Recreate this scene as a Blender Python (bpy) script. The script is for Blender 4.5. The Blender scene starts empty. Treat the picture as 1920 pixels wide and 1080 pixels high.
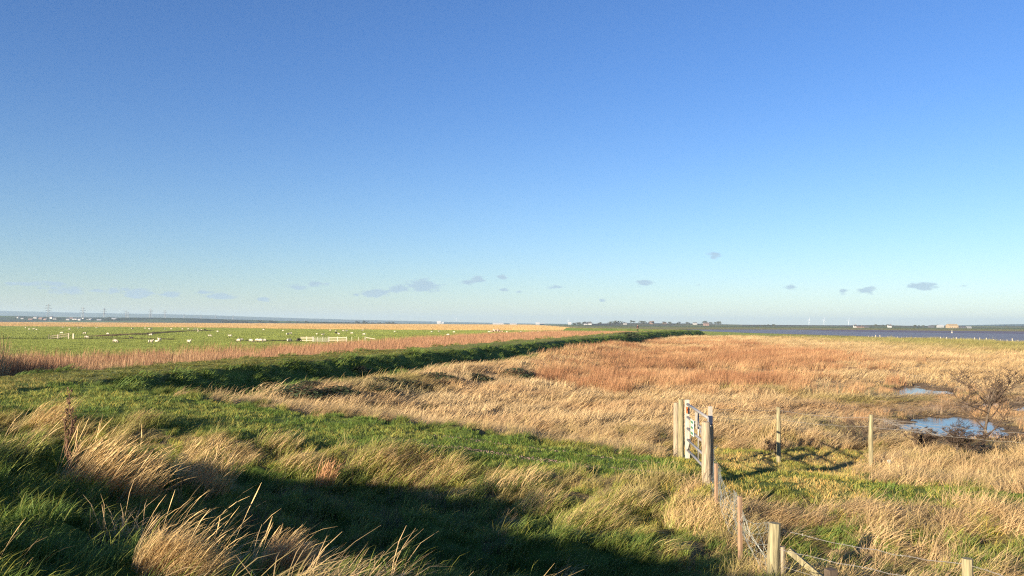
import bpy, bmesh, math, random
import numpy as np
from mathutils import Vector, Matrix

# ------------------------------------------------------------------ camera, sky, sun, exposure
SC = bpy.context.scene
COL = SC.collection
R = math.radians
FPX = 1547.0                       # focal length in pixels of the 1920 px wide photograph
PITCH, ROLL = R(2.46), R(0.33)
EYE = Vector((0, 0, 4.0))
F0 = Vector((0, math.cos(PITCH), math.sin(PITCH)))
U0 = Vector((0, -math.sin(PITCH), math.cos(PITCH)))
R0 = Vector((1, 0, 0))
CR = R0 * math.cos(ROLL) + U0 * math.sin(ROLL)
CU = U0 * math.cos(ROLL) - R0 * math.sin(ROLL)
cam_d = bpy.data.cameras.new('camera')
cam = bpy.data.objects.new('camera', cam_d)
COL.objects.link(cam)
cam_d.sensor_width = 36.0
cam_d.lens = 36.0 * FPX / 1920.0
cam_d.clip_start = 0.05
cam_d.clip_end = 60000
cam.matrix_world = Matrix(((CR.x, CU.x, -F0.x, EYE.x), (CR.y, CU.y, -F0.y, EYE.y), (CR.z, CU.z, -F0.z, EYE.z), (0, 0, 0, 1)))
SC.camera = cam

SUN_EL = R(12.5)
SUN_TO = Vector((0.69, 0.72, 0)).normalized()      # horizontal heading in which shadows fall
SKY_STRENGTH = 0.062
SUN_STRENGTH = 5.0
EXPOSURE = 1.45
SC.cycles.use_denoising = False
SC.cycles.filter_width = 1.2
SC.view_settings.view_transform = 'Standard'
SC.view_settings.look = 'None'
SC.view_settings.exposure = EXPOSURE
SC.view_settings.gamma = 1
SC.view_settings.use_curve_mapping = False
sun_d = bpy.data.lights.new('sun', 'SUN')
sun_d.energy = SUN_STRENGTH
sun_d.angle = R(0.55)
sun_d.color = (1.0, 0.84, 0.64)
sun = bpy.data.objects.new('sun', sun_d)
COL.objects.link(sun)
sdir = Vector((SUN_TO.x * math.cos(SUN_EL), SUN_TO.y * math.cos(SUN_EL), -math.sin(SUN_EL)))
sun.rotation_euler = sdir.to_track_quat('-Z', 'Y').to_euler()

def ray(u, v):
    return (F0 * FPX + CR * (u - 960.0) + CU * (540.0 - v)).normalized()
def at_z(u, v, z):
    d = ray(u, v)
    t = (z - EYE.z) / d.z
    return EYE + d * t
def at_d(u, v, dist):
    d = ray(u, v)
    return EYE + d * (dist / d.y)

def world():
    w = bpy.data.worlds.new('World')
    SC.world = w
    w.use_nodes = True
    nt = w.node_tree
    N, L = nt.nodes, nt.links
    N.clear()
    out = N.new('ShaderNodeOutputWorld')
    bg = N.new('ShaderNodeBackground')
    sky = N.new('ShaderNodeTexSky')
    sky.sky_type = 'NISHITA'
    sky.sun_disc = False
    sky.sun_elevation = SUN_EL
    sky.sun_rotation = math.atan2(-SUN_TO.x, -SUN_TO.y)
    sky.altitude = 0
    sky.air_density = 1.0
    sky.dust_density = 0.0
    sky.ozone_density = 3.5
    bg.inputs['Strength'].default_value = SKY_STRENGTH
    # small far clouds, placed by compass direction and height above the horizon
    tc = N.new('ShaderNodeTexCoord')
    sep = N.new('ShaderNodeSeparateXYZ')
    L.new(tc.outputs['Generated'], sep.inputs[0])
    def m(op, a, b=None, c=None, clamp=False):
        n = N.new('ShaderNodeMath'); n.operation = op; n.use_clamp = clamp
        for i, v in enumerate((a, b, c)):
            if v is None: continue
            if isinstance(v, (int, float)): n.inputs[i].default_value = v
            else: L.new(v, n.inputs[i])
        return n.outputs[0]
    az = m('ARCTAN2', sep.outputs[0], sep.outputs[1])
    el = m('ARCSINE', sep.outputs[2])
    comb = N.new('ShaderNodeCombineXYZ')
    L.new(az, comb.inputs[0]); L.new(el, comb.inputs[1])
    nz = N.new('ShaderNodeTexNoise')
    mp = N.new('ShaderNodeMapping'); mp.inputs['Scale'].default_value = (60, 170, 1)
    L.new(comb.outputs[0], mp.inputs[0]); L.new(mp.outputs[0], nz.inputs[0])
    nz.inputs['Scale'].default_value = 1.0; nz.inputs['Detail'].default_value = 5
    nz.inputs['Roughness'].default_value = 0.6
    clouds = [(95,531,42,5,.55),(40,533,40,4,.45),(130,545,45,6,.75),(100,540,30,4,.5),(182,545,22,4,.5),(212,545,18,5,.7),(235,543,16,6,.6),(262,550,34,7,1.0),(318,552,26,5,.7),(330,541,20,3,.3),
              (385,549,18,5,.6),(412,555,36,5,.8),(498,561,14,4,.8),(556,538,20,5,.8),(592,532,16,6,.8),(612,533,14,4,.6),(668,553,14,4,.6),(702,550,26,7,1.3),(728,545,12,3,.5),
              (752,541,22,7,.95),(762,528,16,5,.6),(796,535,34,11,1.1),(882,529,20,5,.9),(896,524,14,7,1.0),(942,519,10,5,.9),(944,543,12,3,.6),(974,547,8,4,.6),(1040,538,16,4,.6),
              (1106,535,10,3,.4),(1208,530,18,6,.9),(1129,563,9,4,.7),(1338,476,20,9,.6),(1312,534,8,4,.4),(1485,539,16,5,.6),(1580,547,12,5,.8),(1627,545,20,7,.9),
              (1730,537,26,7,1.1),(1812,536,14,4,.5),(1530,529,9,5,.4)]
    acc = None
    for (u, v, ru, rv, s) in clouds:
        d = ray(u, v)
        a0, e0 = math.atan2(d.x, d.y), math.asin(d.z)
        dv = ray(u + ru, v)
        ra = abs(math.atan2(dv.x, dv.y) - a0); re = rv / FPX * 1.1; s = s * (1.5 if u < 520 else 1.2)
        s1 = N.new('ShaderNodeVectorMath'); s1.operation = 'MULTIPLY_ADD'
        L.new(comb.outputs[0], s1.inputs[0])
        s1.inputs[1].default_value = (1 / ra, 1 / re, 0)
        s1.inputs[2].default_value = (-a0 / ra, -e0 / re, 0)
        ln = N.new('ShaderNodeVectorMath'); ln.operation = 'LENGTH'
        L.new(s1.outputs[0], ln.inputs[0])
        f = m('MULTIPLY_ADD', ln.outputs[1], -0.75 * s, 1.1 * s, clamp=True)
        acc = f if acc is None else m('MAXIMUM', acc, f)
    den = m('MULTIPLY_ADD', nz.outputs[0], 2.4, -1.5)
    den = m('ADD', acc, den)
    gate = m('MULTIPLY', acc, 3.0, clamp=True)
    den = m('MULTIPLY', den, gate, clamp=True)
    den = m('MULTIPLY', den, 0.9, clamp=True)
    ramp = N.new('ShaderNodeMapRange'); ramp.interpolation_type = 'SMOOTHSTEP'
    L.new(den, ramp.inputs[0])
    ramp.inputs['From Max'].default_value = 0.5; ramp.inputs['To Max'].default_value = 0.75
    # sky colour trim: a little more saturated blue high up
    hsv = N.new('ShaderNodeHueSaturation')
    hsv.inputs['Saturation'].default_value = 1.0
    L.new(sky.outputs[0], hsv.inputs['Color'])
    mix = N.new('ShaderNodeMix'); mix.data_type = 'RGBA'
    L.new(ramp.outputs[0], mix.inputs[0])
    pass
    mix.inputs[7].default_value = (2.6, 3.5, 4.4, 1)
    # tint of clean winter air: cooler towards the horizon than the model gives
    er = N.new('ShaderNodeMapRange'); er.inputs['From Max'].default_value = 0.36; er.interpolation_type = 'SMOOTHERSTEP'
    L.new(el, er.inputs[0])
    tm = N.new('ShaderNodeMix'); tm.data_type = 'RGBA'
    L.new(er.outputs[0], tm.inputs[0])
    tm.inputs[6].default_value = (0.83, 0.88, 1.02, 1); tm.inputs[7].default_value = (0.60, 0.77, 1.07, 1)
    tmul = N.new('ShaderNodeVectorMath'); tmul.operation = 'MULTIPLY'
    L.new(hsv.outputs[0], tmul.inputs[0]); L.new(tm.outputs[2], tmul.inputs[1])
    L.new(tmul.outputs[0], mix.inputs[6])
    L.new(mix.outputs[2], bg.inputs['Color'])
    L.new(bg.outputs[0], out.inputs[0])
world()

# ------------------------------------------------------------------ helpers
rng = np.random.default_rng(7)
random.seed(7)
def tag(o, label=None, cat=None, group=None, kind=None):
    if label: o['label'] = label
    if cat: o['category'] = cat
    if group: o['group'] = group
    if kind: o['kind'] = kind
    return o
def empty(name, loc, rz=0.0, label=None, cat=None, group=None):
    o = bpy.data.objects.new(name, None)
    COL.objects.link(o)
    o.location = loc
    o.rotation_euler = (0, 0, rz)
    return tag(o, label, cat, group)
def link(name, me, mat=None, parent=None):
    o = bpy.data.objects.new(name, me)
    COL.objects.link(o)
    if mat: me.materials.append(mat)
    if parent: o.parent = parent
    return o
def smooth(me):
    me.polygons.foreach_set('use_smooth', [True] * len(me.polygons))
class MB:
    def __init__(s): s.v = []; s.f = []
    def add(s, V, F):
        n = len(s.v); s.v += [tuple(p) for p in V]; s.f += [tuple(i + n for i in f) for f in F]; return s
    def box(s, c, size, rot=None):
        hx, hy, hz = size[0] / 2, size[1] / 2, size[2] / 2
        P = [Vector((x, y, z)) for x in (-hx, hx) for y in (-hy, hy) for z in (-hz, hz)]
        if rot is not None: P = [rot @ p for p in P]
        c = Vector(c)
        return s.add([p + c for p in P], [(0, 1, 3, 2), (4, 6, 7, 5), (0, 4, 5, 1), (2, 3, 7, 6), (0, 2, 6, 4), (1, 5, 7, 3)])
    def tube(s, pts, rad, n=6, cap=True):
        pts = [Vector(p) for p in pts]
        if not isinstance(rad, (list, tuple)): rad = [rad] * len(pts)
        V, F = [], []
        px_ = None
        for i, p in enumerate(pts):
            a = pts[max(0, i - 1)]; b = pts[min(len(pts) - 1, i + 1)]
            d = (b - a).normalized() if (b - a).length > 1e-9 else Vector((0, 0, 1))
            if px_ is None:
                x = d.cross(Vector((0, 0, 1)))
                if x.length < .2: x = d.cross(Vector((1, 0, 0)))
            else:
                x = px_ - d * px_.dot(d)
                if x.length < 1e-4: x = d.cross(Vector((.3, 1, .2)))
            x.normalize(); y = d.cross(x); px_ = x
            for k in range(n):
                t = 2 * math.pi * k / n
                V.append(p + (x * math.cos(t) + y * math.sin(t)) * rad[i])
        for i in range(len(pts) - 1):
            for k in range(n):
                k2 = (k + 1) % n
                F.append((i * n + k, i * n + k2, (i + 1) * n + k2, (i + 1) * n + k))
        if cap:
            F.append(tuple(range(n))[::-1]); F.append(tuple((len(pts) - 1) * n + k for k in range(n)))
        return s.add(V, F)
    def build(s, name, mat, parent=None, sm=False):
        me = bpy.data.meshes.new(name)
        me.from_pydata(s.v, [], s.f)
        if sm: smooth(me)
        me.update()
        return link(name, me, mat, parent)

# value noise, numpy
def _hash(ix, iy, seed):
    h = (ix.astype(np.int64) * 374761393 + iy.astype(np.int64) * 668265263 + seed * 974634777) & 0xffffffff
    h = ((h ^ (h >> 13)) * 1274126177) & 0xffffffff
    h = (h ^ (h >> 16)) & 0xffffffff
    return h / 4294967295.0
def vnoise(x, y, seed=0):
    x = np.asarray(x, float); y = np.asarray(y, float)
    ix = np.floor(x); iy = np.floor(y); fx = x - ix; fy = y - iy
    fx = fx * fx * (3 - 2 * fx); fy = fy * fy * (3 - 2 * fy)
    a = _hash(ix, iy, seed); b = _hash(ix + 1, iy, seed); c = _hash(ix, iy + 1, seed); d = _hash(ix + 1, iy + 1, seed)
    return a + (b - a) * fx + (c - a) * fy + (a - b - c + d) * fx * fy
def fbm(x, y, seed=0, octv=4, rough=0.5):
    s = 0; a = 1; t = 0
    for i in range(octv):
        s = s + a * vnoise(x, y, seed + i * 17); t += a; a *= rough
        x, y = x * 2.03 + 11.3, y * 2.03 + 5.7
    return s / t          # 0..1, mean .5
def sstep(a, b, x):
    t = np.clip((x - a) / (b - a), 0, 1); return t * t * (3 - 2 * t)

# ------------------------------------------------------------------ the lie of the land
WALL = np.array([(-15.5, 19.5), (-15.9, 25.0), (-14.9, 33), (-12.7, 41.5), (-9.9, 50), (-6.3, 60), (-2.4, 76), (2.6, 94), (11.5, 125), (21.5, 165), (31.5, 205), (46, 245), (60, 276), (62, 283), (55, 300), (30, 420)], float)
def poly_sdist(x, y, P):
    """distance to an open polyline, positive on its right"""
    best = np.full(x.shape, 1e9); sg = np.ones(x.shape)
    for i in range(len(P) - 1):
        ax, ay = P[i]; bx, by = P[i + 1]
        dx, dy = bx - ax, by - ay
        t = np.clip(((x - ax) * dx + (y - ay) * dy) / (dx * dx + dy * dy), 0, 1)
        ex, ey = x - ax - t * dx, y - ay - t * dy
        d = np.hypot(ex, ey)
        cr = dy * (x - ax) - dx * (y - ay)
        u = d < best
        best = np.where(u, d, best); sg = np.where(u, np.sign(cr), sg)
    return best * sg
def in_poly(x, y, P):
    c = np.zeros(x.shape, bool)
    n = len(P)
    for i in range(n):
        x1, y1 = P[i]; x2, y2 = P[(i + 1) % n]
        if y1 == y2: continue
        k = ((y1 > y) != (y2 > y)) & (x < (x2 - x1) * (y - y1) / (y2 - y1) + x1)
        c ^= k
    return c
def poly_signed(x, y, P):
    """signed distance, negative inside a closed polygon"""
    Q = np.array(list(P) + [P[0]], float)
    return np.abs(poly_sdist(x, y, Q)) * np.where(in_poly(x, y, P), -1, 1)
SEA = [(117, -400), (119, 100), (118.6, 191), (119.5, 219), (123, 257), (128, 309), (123, 353), (116, 406), (112, 520), (118, 600), (150, 690), (240, 760), (323, 790), (380, 720), (430, 690), (560, 640), (900, 560), (2600, 400), (2600, -400)]
SEA_Z = -0.25
def pxpoly(pts, z): return [tuple(at_z(u, v, z)[:2]) for u, v in pts]
PONDS = [pxpoly([(1668, 797), (1700, 789), (1740, 782), (1790, 779), (1840, 785), (1872, 792), (1884, 803), (1905, 816), (1880, 824), (1820, 824), (1760, 815), (1700, 808)], 0),
         pxpoly([(1662, 735), (1690, 727), (1718, 722), (1734, 729), (1790, 733), (1792, 740), (1735, 741), (1722, 741), (1690, 742)], 0),
         pxpoly([(1884, 768), (1925, 758), (1960, 756), (1960, 770), (1900, 774)], 0),
         pxpoly([(1838, 757), (1875, 753), (1878, 762), (1845, 765)], 0)]
REDZONE = pxpoly([(1000, 700), (1030, 668), (1100, 645), (1200, 636), (1330, 632), (1480, 650), (1640, 664), (1700, 690), (1660, 716), (1640, 735), (1500, 730), (1350, 726), (1180, 728), (1060, 722)], 0.5)
RX = [-60, -20, -14, -10, -5, -1.5, 2, 4.3, 8, 12, 20, 60]
RZ = [2.1, 2.1, 2.05, 1.85, 1.3, .95, .70, .62, .5, .45, .35, .2]
RY = [24, 23.5, 22.2, 21.4, 21.3, 21.2, 19.9, 19.0, 17.4, 16.4, 14.5, 5]
RW = [3.4, 3.4, 3.3, 3.0, 2.7, 2.3, 1.9, 1.7, 1.3, .75, .6, .6]
def fields(x, y):
    dw = poly_sdist(x, y, WALL)
    yc = np.interp(x, RX, RY); dr = y - yc
    rw = np.interp(x, RX, RW)
    p = (x + y) / 1.41421; q = (y - x) / 1.41421
    return dw, dr, rw, p, q
def H(x, y, relief=True):
    x = np.asarray(x, float); y = np.asarray(y, float)
    dw, dr, rw, p, q = fields(x, y)
    dist = np.hypot(x, y)
    sea = poly_signed(x, y, SEA)
    seaward = sstep(-4, 4, np.where(y < 19, 50, dw))
    base = np.where(seaward > 0, 0.14 + 0.36 * sstep(26, 16, dist) * seaward, 0.0)
    # rough berm at the foot of the wall
    bd = np.abs(poly_sdist(x, y, np.array([(-9.6, 32), (-7.4, 40.5), (-4.4, 48.5), (-.8, 58), (3.2, 74.5), (8, 92), (16, 122)], float)))
    base = base + (.62 * np.exp(-(bd / 3.2) ** 2) + .35 * np.exp(-(bd / 8.0) ** 2) * sstep(24, 32, dist)) * sstep(0, 3, dw)
    nfreq = fbm(x * 0.35, y * 0.35, 3, 3) - .5
    base = base + 0.25 * nfreq * sstep(0, 6, dist) * sstep(400, 60, dist)
    aw = np.abs(dw)
    wz = 2.08 - np.maximum(aw - 2.1, 0) / 1.45
    wz = wz - 0.05 * np.clip(aw / 2.1, 0, 1) ** 2
    wz = np.where(y < 19.6, -5, wz)
    rz = np.interp(x, RX, RZ) - np.maximum(np.abs(dr) - rw, 0) * np.where(dr > 0, .17, .34)
    mound = 2.42 - np.maximum(p - 1.5 - 0.5 * np.sin(q * .6) * sstep(3, 6, q), 0) * (0.285 + .07 * sstep(10, 14, q))
    mound = mound - 0.5 * sstep(0, -9, q) * sstep(1, 6, p)
    mound = np.where(p < -7, 2.42 - (-7 - p) * 0.5, mound)
    hgt = base; k = 0.16
    for a in (wz, rz, mound):
        m = np.maximum(hgt, a)
        hgt = m + k * np.exp(-np.abs(hgt - a) / k) * 0.5
    # the sea and the ponds cut down
    hgt = hgt + (-0.9 - hgt) * sstep(1.5, -4, sea)
    bank = sstep(-3, -26, sea) * sstep(4, 0, sea - 0)
    for P in PONDS:
        sd = poly_signed(x, y, P)
        wob = (fbm(x * 1.3, y * 1.3, 77, 2) - .5) * 1.2
        hgt = hgt + (np.minimum(hgt, 0.06) - hgt) * sstep(6.5, 1.0, sd)
        hgt = hgt + (-0.10 - hgt) * sstep(0.25, -0.35, sd + wob)
    for kx, ky, kh, kr in ((-2.7, 6.55, .10, .6), (-1.83, 6.5, .14, .5), (-5.4, 11.2, .32, .95), (-4.8, 12.8, .28, .7), (-3.2, 13.9, .25, .6), (-5.9, 13.6, .30, .8), (-1.6, 13.2, .25, .7), (.6, 12.4, .22, .7)):
        hgt = hgt + kh * np.exp(-((x - kx) ** 2 + (y - ky) ** 2) / kr ** 2)  # small knolls added to lift the foreground tussocks into the sunlight
    if relief:
        hgt = hgt + .6 * (fbm(x * .55, y * .55, 61, 2) - .60) * sstep(3.5, 5, p) * sstep(13, 9, p) * sstep(-.5, -2, dr + rw) * (dist > 6)
        fade = sstep(140, 25, dist) * sstep(1.5, 0, -sea * 0 + 0)
        onpath = np.maximum(sstep(.4, -.6, np.abs(dr) - rw * .8), sstep(.5, -.2, np.abs(dw) - 1.9) * (y > 19.6))
        pond = np.ones(x.shape)
        for P in PONDS: pond = pond * sstep(-.2, 5.0, poly_signed(x, y, P))
        onpath = np.maximum(onpath, sstep(6.5, 3.5, np.hypot(x - 6.6, y - 21)))
        a = 1 - 0.85 * onpath
        hgt = hgt + pond * sstep(140, 25, dist) * a * (0.42 * (fbm(x * .95, y * .95, 21, 2) - .5) + 0.24 * (fbm(x * 2.3, y * 2.3, 31, 2) - .5))
    return hgt
def H1(x, y): return float(H(np.array([x]), np.array([y]))[0])
def hit(u, v):
    """where the line of sight through a photograph pixel meets the land"""
    d = ray(u, v)
    t = np.geomspace(3, 3000, 1500)
    X, Y, Z = EYE.x + d.x * t, EYE.y + d.y * t, EYE.z + d.z * t
    g = H(X, Y)
    k = np.argmax(Z < g)
    if not (Z < g).any(): return at_z(u, v, 0.0)
    t0, t1 = t[max(0, k - 1)], t[k]
    for _ in range(12):
        tm = (t0 + t1) / 2
        P = EYE + d * tm
        if P.z < H1(P.x, P.y): t1 = tm
        else: t0 = tm
    P = EYE + d * t1
    return Vector((P.x, P.y, H1(P.x, P.y)))

C_STRAW = np.array((.60, .415, .195)); C_STRAW2 = np.array((.67, .49, .25)); C_OLIVE = np.array((.26, .23, .065))
C_TURF = np.array((.115, .185, .034)); C_TURF2 = np.array((.21, .245, .055)); C_LUSH = np.array((.135, .205, .042)); C_YEL = np.array((.36, .38, .085))
C_RED = np.array((.36, .18, .085)); C_RED2 = np.array((.47, .28, .135)); C_DARK = np.array((.085, .062, .045)); C_FIELD = np.array((.33, .38, .085))
C_PINK = np.array((.36, .20, .105)); C_MUD = np.array((.20, .14, .085)); C_CREST = np.array((.27, .255, .078))
def lerp(a, b, t): return a + (b - a) * t[..., None]
def zones(x, y):
    dw, dr, rw, p, q = fields(x, y)
    dist = np.hypot(x, y)
    sea = poly_signed(x, y, SEA)
    ww = (fbm(x * .4, y * .4, 91, 3) - .5)
    z = {}
    wall = (y > 19.6)
    z['crest'] = sstep(2.3, 1.9, np.abs(dw) + ww * .6) * wall
    z['slope'] = sstep(5.7, 5.0, dw + ww * 1.6) * sstep(1.8, 2.3, dw) * wall
    z['inner'] = sstep(-5.3, -4.9, dw + ww) * sstep(-1.8, -2.2, dw) * wall
    z['reedbelt'] = sstep(-4.7, -5.4, dw) * sstep(-25.5 - 9 * sstep(60, 200, y), -24 - 9 * sstep(60, 200, y), dw + ww * 6) * wall * (y < 330)
    z['land'] = (np.where(wall, dw, 50) < -4.5) | (y > 300) & (sea > 0) & (x < 112)
    z['track'] = sstep(.35, -.25, np.abs(dr + ww * .8) - rw) * (1 - .55 * sstep(9, 13, x) * (ww > -.06))
    z['red'] = np.clip(sstep(3, -5, poly_signed(x, y, REDZONE) + ww * 16), 0, 1)
    z['shore'] = sstep(62, 25, sea + ww * 40) * (sea > 0) * (y < 640)
    z['mound'] = sstep(12.2, 10.6, p + ww * 2.5 + np.maximum(0, (x - 1.0)) * 0.9) * sstep(-1.0, -1.8, dr + rw + ww * 2)
    pond = np.full(x.shape, 99.)
    for P in PONDS: pond = np.minimum(pond, poly_signed(x, y, P))
    z['pond'] = pond
    z['sea'] = sea
    return z, dw, dr, rw, p, q, dist, ww
def ground_colour(x, y):
    z, dw, dr, rw, p, q, dist, ww = zones(x, y)
    n1 = fbm(x * .15, y * .15, 41, 4); n2 = fbm(x * .8, y * .8, 43, 3); n3 = fbm(x * .03, y * .012, 47, 4)
    c = lerp(C_STRAW * .80, C_STRAW2 * .9, n1)
    c = lerp(c, C_OLIVE * .7, (.45 + .4 * sstep(.4, .6, n2)) * sstep(40, 25, dist))
    c = lerp(c, np.broadcast_to(C_RED, c.shape), z['red'] * .8)
    c = lerp(c, lerp(C_OLIVE * 1.2, C_FIELD * .8, sstep(.4, .65, n3)), z['shore'] * .85)
    land = z['land'].astype(float)
    far = sstep(.4, .6, n3)
    fieldc = lerp(C_FIELD * .9, C_FIELD * 1.1, n2)
    edge = 470 + 120 * (x < -60) * sstep(-100, -330, x) + (fbm(x * .01, y * .002, 5, 3) - .5) * 90
    tanf = sstep(edge - 4, edge + 4, y)
    fc = lerp(fieldc, np.broadcast_to(np.array((.62, .42, .17)), c.shape), tanf * (x < 60))
    fc = lerp(fc, np.broadcast_to(np.array((.16, .17, .06)), c.shape), sstep(2000, 2300, y))
    fc = lerp(fc, np.broadcast_to(np.array((.30, .27, .12)), c.shape), sstep(700, 900, y) * (x > 40))
    c = lerp(c, fc, land)
    fs = sstep(600, 660, y) * (x > 110) * (z['sea'] > 0)
    c = lerp(c, lerp(np.array((.30, .27, .11)), np.array((.13, .16, .05)), sstep(820, 1500, y + (n3 - .5) * 900)), fs)
    c = lerp(c, np.broadcast_to(C_PINK * .55, c.shape), z['reedbelt'])
    c = lerp(c, np.broadcast_to(C_LUSH * .9, c.shape), np.maximum(z['slope'], z['inner']))
    c = lerp(c, np.broadcast_to(C_TURF, c.shape), z['mound'])
    c = lerp(c, lerp(C_CREST, C_TURF2, n2), z['crest'])
    c = lerp(c, lerp(C_TURF, C_TURF2, n2), z['track'])
    c = lerp(c, np.broadcast_to(C_MUD, c.shape), sstep(3.0, .8, z['pond']) * .9)
    c = lerp(c, np.broadcast_to(np.array((.10, .075, .065)), c.shape), sstep(1, -1, z['sea']))
    return c

# ------------------------------------------------------------------ materials
def new_mat(name):
    m = bpy.data.materials.new(name); m.use_nodes = True
    nt = m.node_tree; b = nt.nodes['Principled BSDF']
    return m, nt, b
def simple(name, col, rough=.7, var=.18, scale=8, bump=0.0, metal=0, stretch=(1, 1, 1), spec=.3):
    m, nt, b = new_mat(name)
    N, L = nt.nodes, nt.links
    tc = N.new('ShaderNodeTexCoord'); mp = N.new('ShaderNodeMapping'); mp.inputs['Scale'].default_value = stretch
    nz = N.new('ShaderNodeTexNoise'); nz.inputs['Scale'].default_value = scale; nz.inputs['Detail'].default_value = 5
    L.new(tc.outputs['Object'], mp.inputs[0]); L.new(mp.outputs[0], nz.inputs[0])
    cr = N.new('ShaderNodeValToRGB')
    cr.color_ramp.elements[0].position = .3; cr.color_ramp.elements[1].position = .7
    cr.color_ramp.elements[0].color = tuple(c * (1 - var) for c in col) + (1,)
    cr.color_ramp.elements[1].color = tuple(min(1, c * (1 + var)) for c in col) + (1,)
    L.new(nz.outputs[0], cr.inputs[0]); L.new(cr.outputs[0], b.inputs['Base Color'])
    b.inputs['Roughness'].default_value = rough; b.inputs['Metallic'].default_value = metal
    b.inputs['Specular IOR Level'].default_value = spec
    if bump:
        bp = N.new('ShaderNodeBump'); bp.inputs['Strength'].default_value = bump; bp.inputs['Distance'].default_value = .02
        L.new(nz.outputs[0], bp.inputs['Height']); L.new(bp.outputs[0], b.inputs['Normal'])
    return m
def ground_mat():
    m, nt, b = new_mat('ground')
    N, L = nt.nodes, nt.links
    at = N.new('ShaderNodeAttribute'); at.attribute_name = 'soil'
    tc = N.new('ShaderNodeTexCoord')
    n1 = N.new('ShaderNodeTexNoise'); n1.inputs['Scale'].default_value = 7; n1.inputs['Detail'].default_value = 8; n1.inputs['Roughness'].default_value = .7
    n2 = N.new('ShaderNodeTexNoise'); n2.inputs['Scale'].default_value = .35; n2.inputs['Detail'].default_value = 8; n2.inputs['Roughness'].default_value = .65
    L.new(tc.outputs['Object'], n1.inputs[0]); L.new(tc.outputs['Object'], n2.inputs[0])
    def mr(src, a, b2):
        r = N.new('ShaderNodeMapRange'); r.inputs['From Min'].default_value = .3; r.inputs['From Max'].default_value = .7
        r.inputs['To Min'].default_value = a; r.inputs['To Max'].default_value = b2
        L.new(src, r.inputs[0]); return r.outputs[0]
    mul = N.new('ShaderNodeMath'); mul.operation = 'MULTIPLY'
    L.new(mr(n1.outputs[0], .6, 1.35), mul.inputs[0]); L.new(mr(n2.outputs[0], .78, 1.2), mul.inputs[1])
    sc = N.new('ShaderNodeVectorMath'); sc.operation = 'SCALE'
    L.new(at.outputs['Color'], sc.inputs[0]); L.new(mul.outputs[0], sc.inputs['Scale'])
    L.new(sc.outputs[0], b.inputs['Base Color'])
    b.inputs['Roughness'].default_value = .95; b.inputs['Specular IOR Level'].default_value = .1
    bp = N.new('ShaderNodeBump'); bp.inputs['Strength'].default_value = 1.0; bp.inputs['Distance'].default_value = .25
    L.new(n1.outputs[0], bp.inputs['Height'])
    L.new(bp.outputs[0], b.inputs['Normal'])
    return m
def blade_mat():
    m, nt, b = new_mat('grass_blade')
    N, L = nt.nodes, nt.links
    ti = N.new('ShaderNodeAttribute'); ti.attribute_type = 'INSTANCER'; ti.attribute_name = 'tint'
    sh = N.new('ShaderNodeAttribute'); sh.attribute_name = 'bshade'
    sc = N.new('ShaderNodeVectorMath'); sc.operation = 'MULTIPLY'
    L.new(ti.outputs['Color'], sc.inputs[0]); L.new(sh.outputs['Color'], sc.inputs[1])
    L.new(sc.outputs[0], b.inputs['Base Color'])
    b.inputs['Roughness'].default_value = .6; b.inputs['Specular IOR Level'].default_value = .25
    tr = N.new('ShaderNodeBsdfTranslucent'); L.new(sc.outputs[0], tr.inputs[0])
    mx = N.new('ShaderNodeMixShader'); mx.inputs[0].default_value = .3
    L.new(b.outputs[0], mx.inputs[1]); L.new(tr.outputs[0], mx.inputs[2])
    L.new(mx.outputs[0], N['Material Output'].inputs[0])
    return m
def stalk_mat():
    m, nt, b = new_mat('dry_stalk')
    N, L = nt.nodes, nt.links
    sh = N.new('ShaderNodeAttribute'); sh.attribute_name = 'bcol'
    L.new(sh.outputs['Color'], b.inputs['Base Color'])
    b.inputs['Roughness'].default_value = .55; b.inputs['Specular IOR Level'].default_value = .3
    tr = N.new('ShaderNodeBsdfTranslucent'); L.new(sh.outputs['Color'], tr.inputs[0])
    mx = N.new('ShaderNodeMixShader'); mx.inputs[0].default_value = .25
    L.new(b.outputs[0], mx.inputs[1]); L.new(tr.outputs[0], mx.inputs[2])
    L.new(mx.outputs[0], N['Material Output'].inputs[0])
    return m
def water_mat(name, col, rough, bump, dist, scale, stretch):
    m, nt, b = new_mat(name)
    N, L = nt.nodes, nt.links
    tc = N.new('ShaderNodeTexCoord'); mp = N.new('ShaderNodeMapping'); mp.inputs['Scale'].default_value = stretch
    nz = N.new('ShaderNodeTexNoise'); nz.inputs['Scale'].default_value = scale; nz.inputs['Detail'].default_value = 6
    L.new(tc.outputs['Object'], mp.inputs[0]); L.new(mp.outputs[0], nz.inputs[0])
    bp = N.new('ShaderNodeBump'); bp.inputs['Strength'].default_value = bump; bp.inputs['Distance'].default_value = dist
    L.new(nz.outputs[0], bp.inputs['Height']); L.new(bp.outputs[0], b.inputs['Normal'])
    b.inputs['Base Color'].default_value = col + (1,)
    b.inputs['Roughness'].default_value = rough
    b.inputs['IOR'].default_value = 1.33
    return m
M = {'ground': ground_mat(), 'blade': blade_mat(), 'stalk': stalk_mat()}

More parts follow.
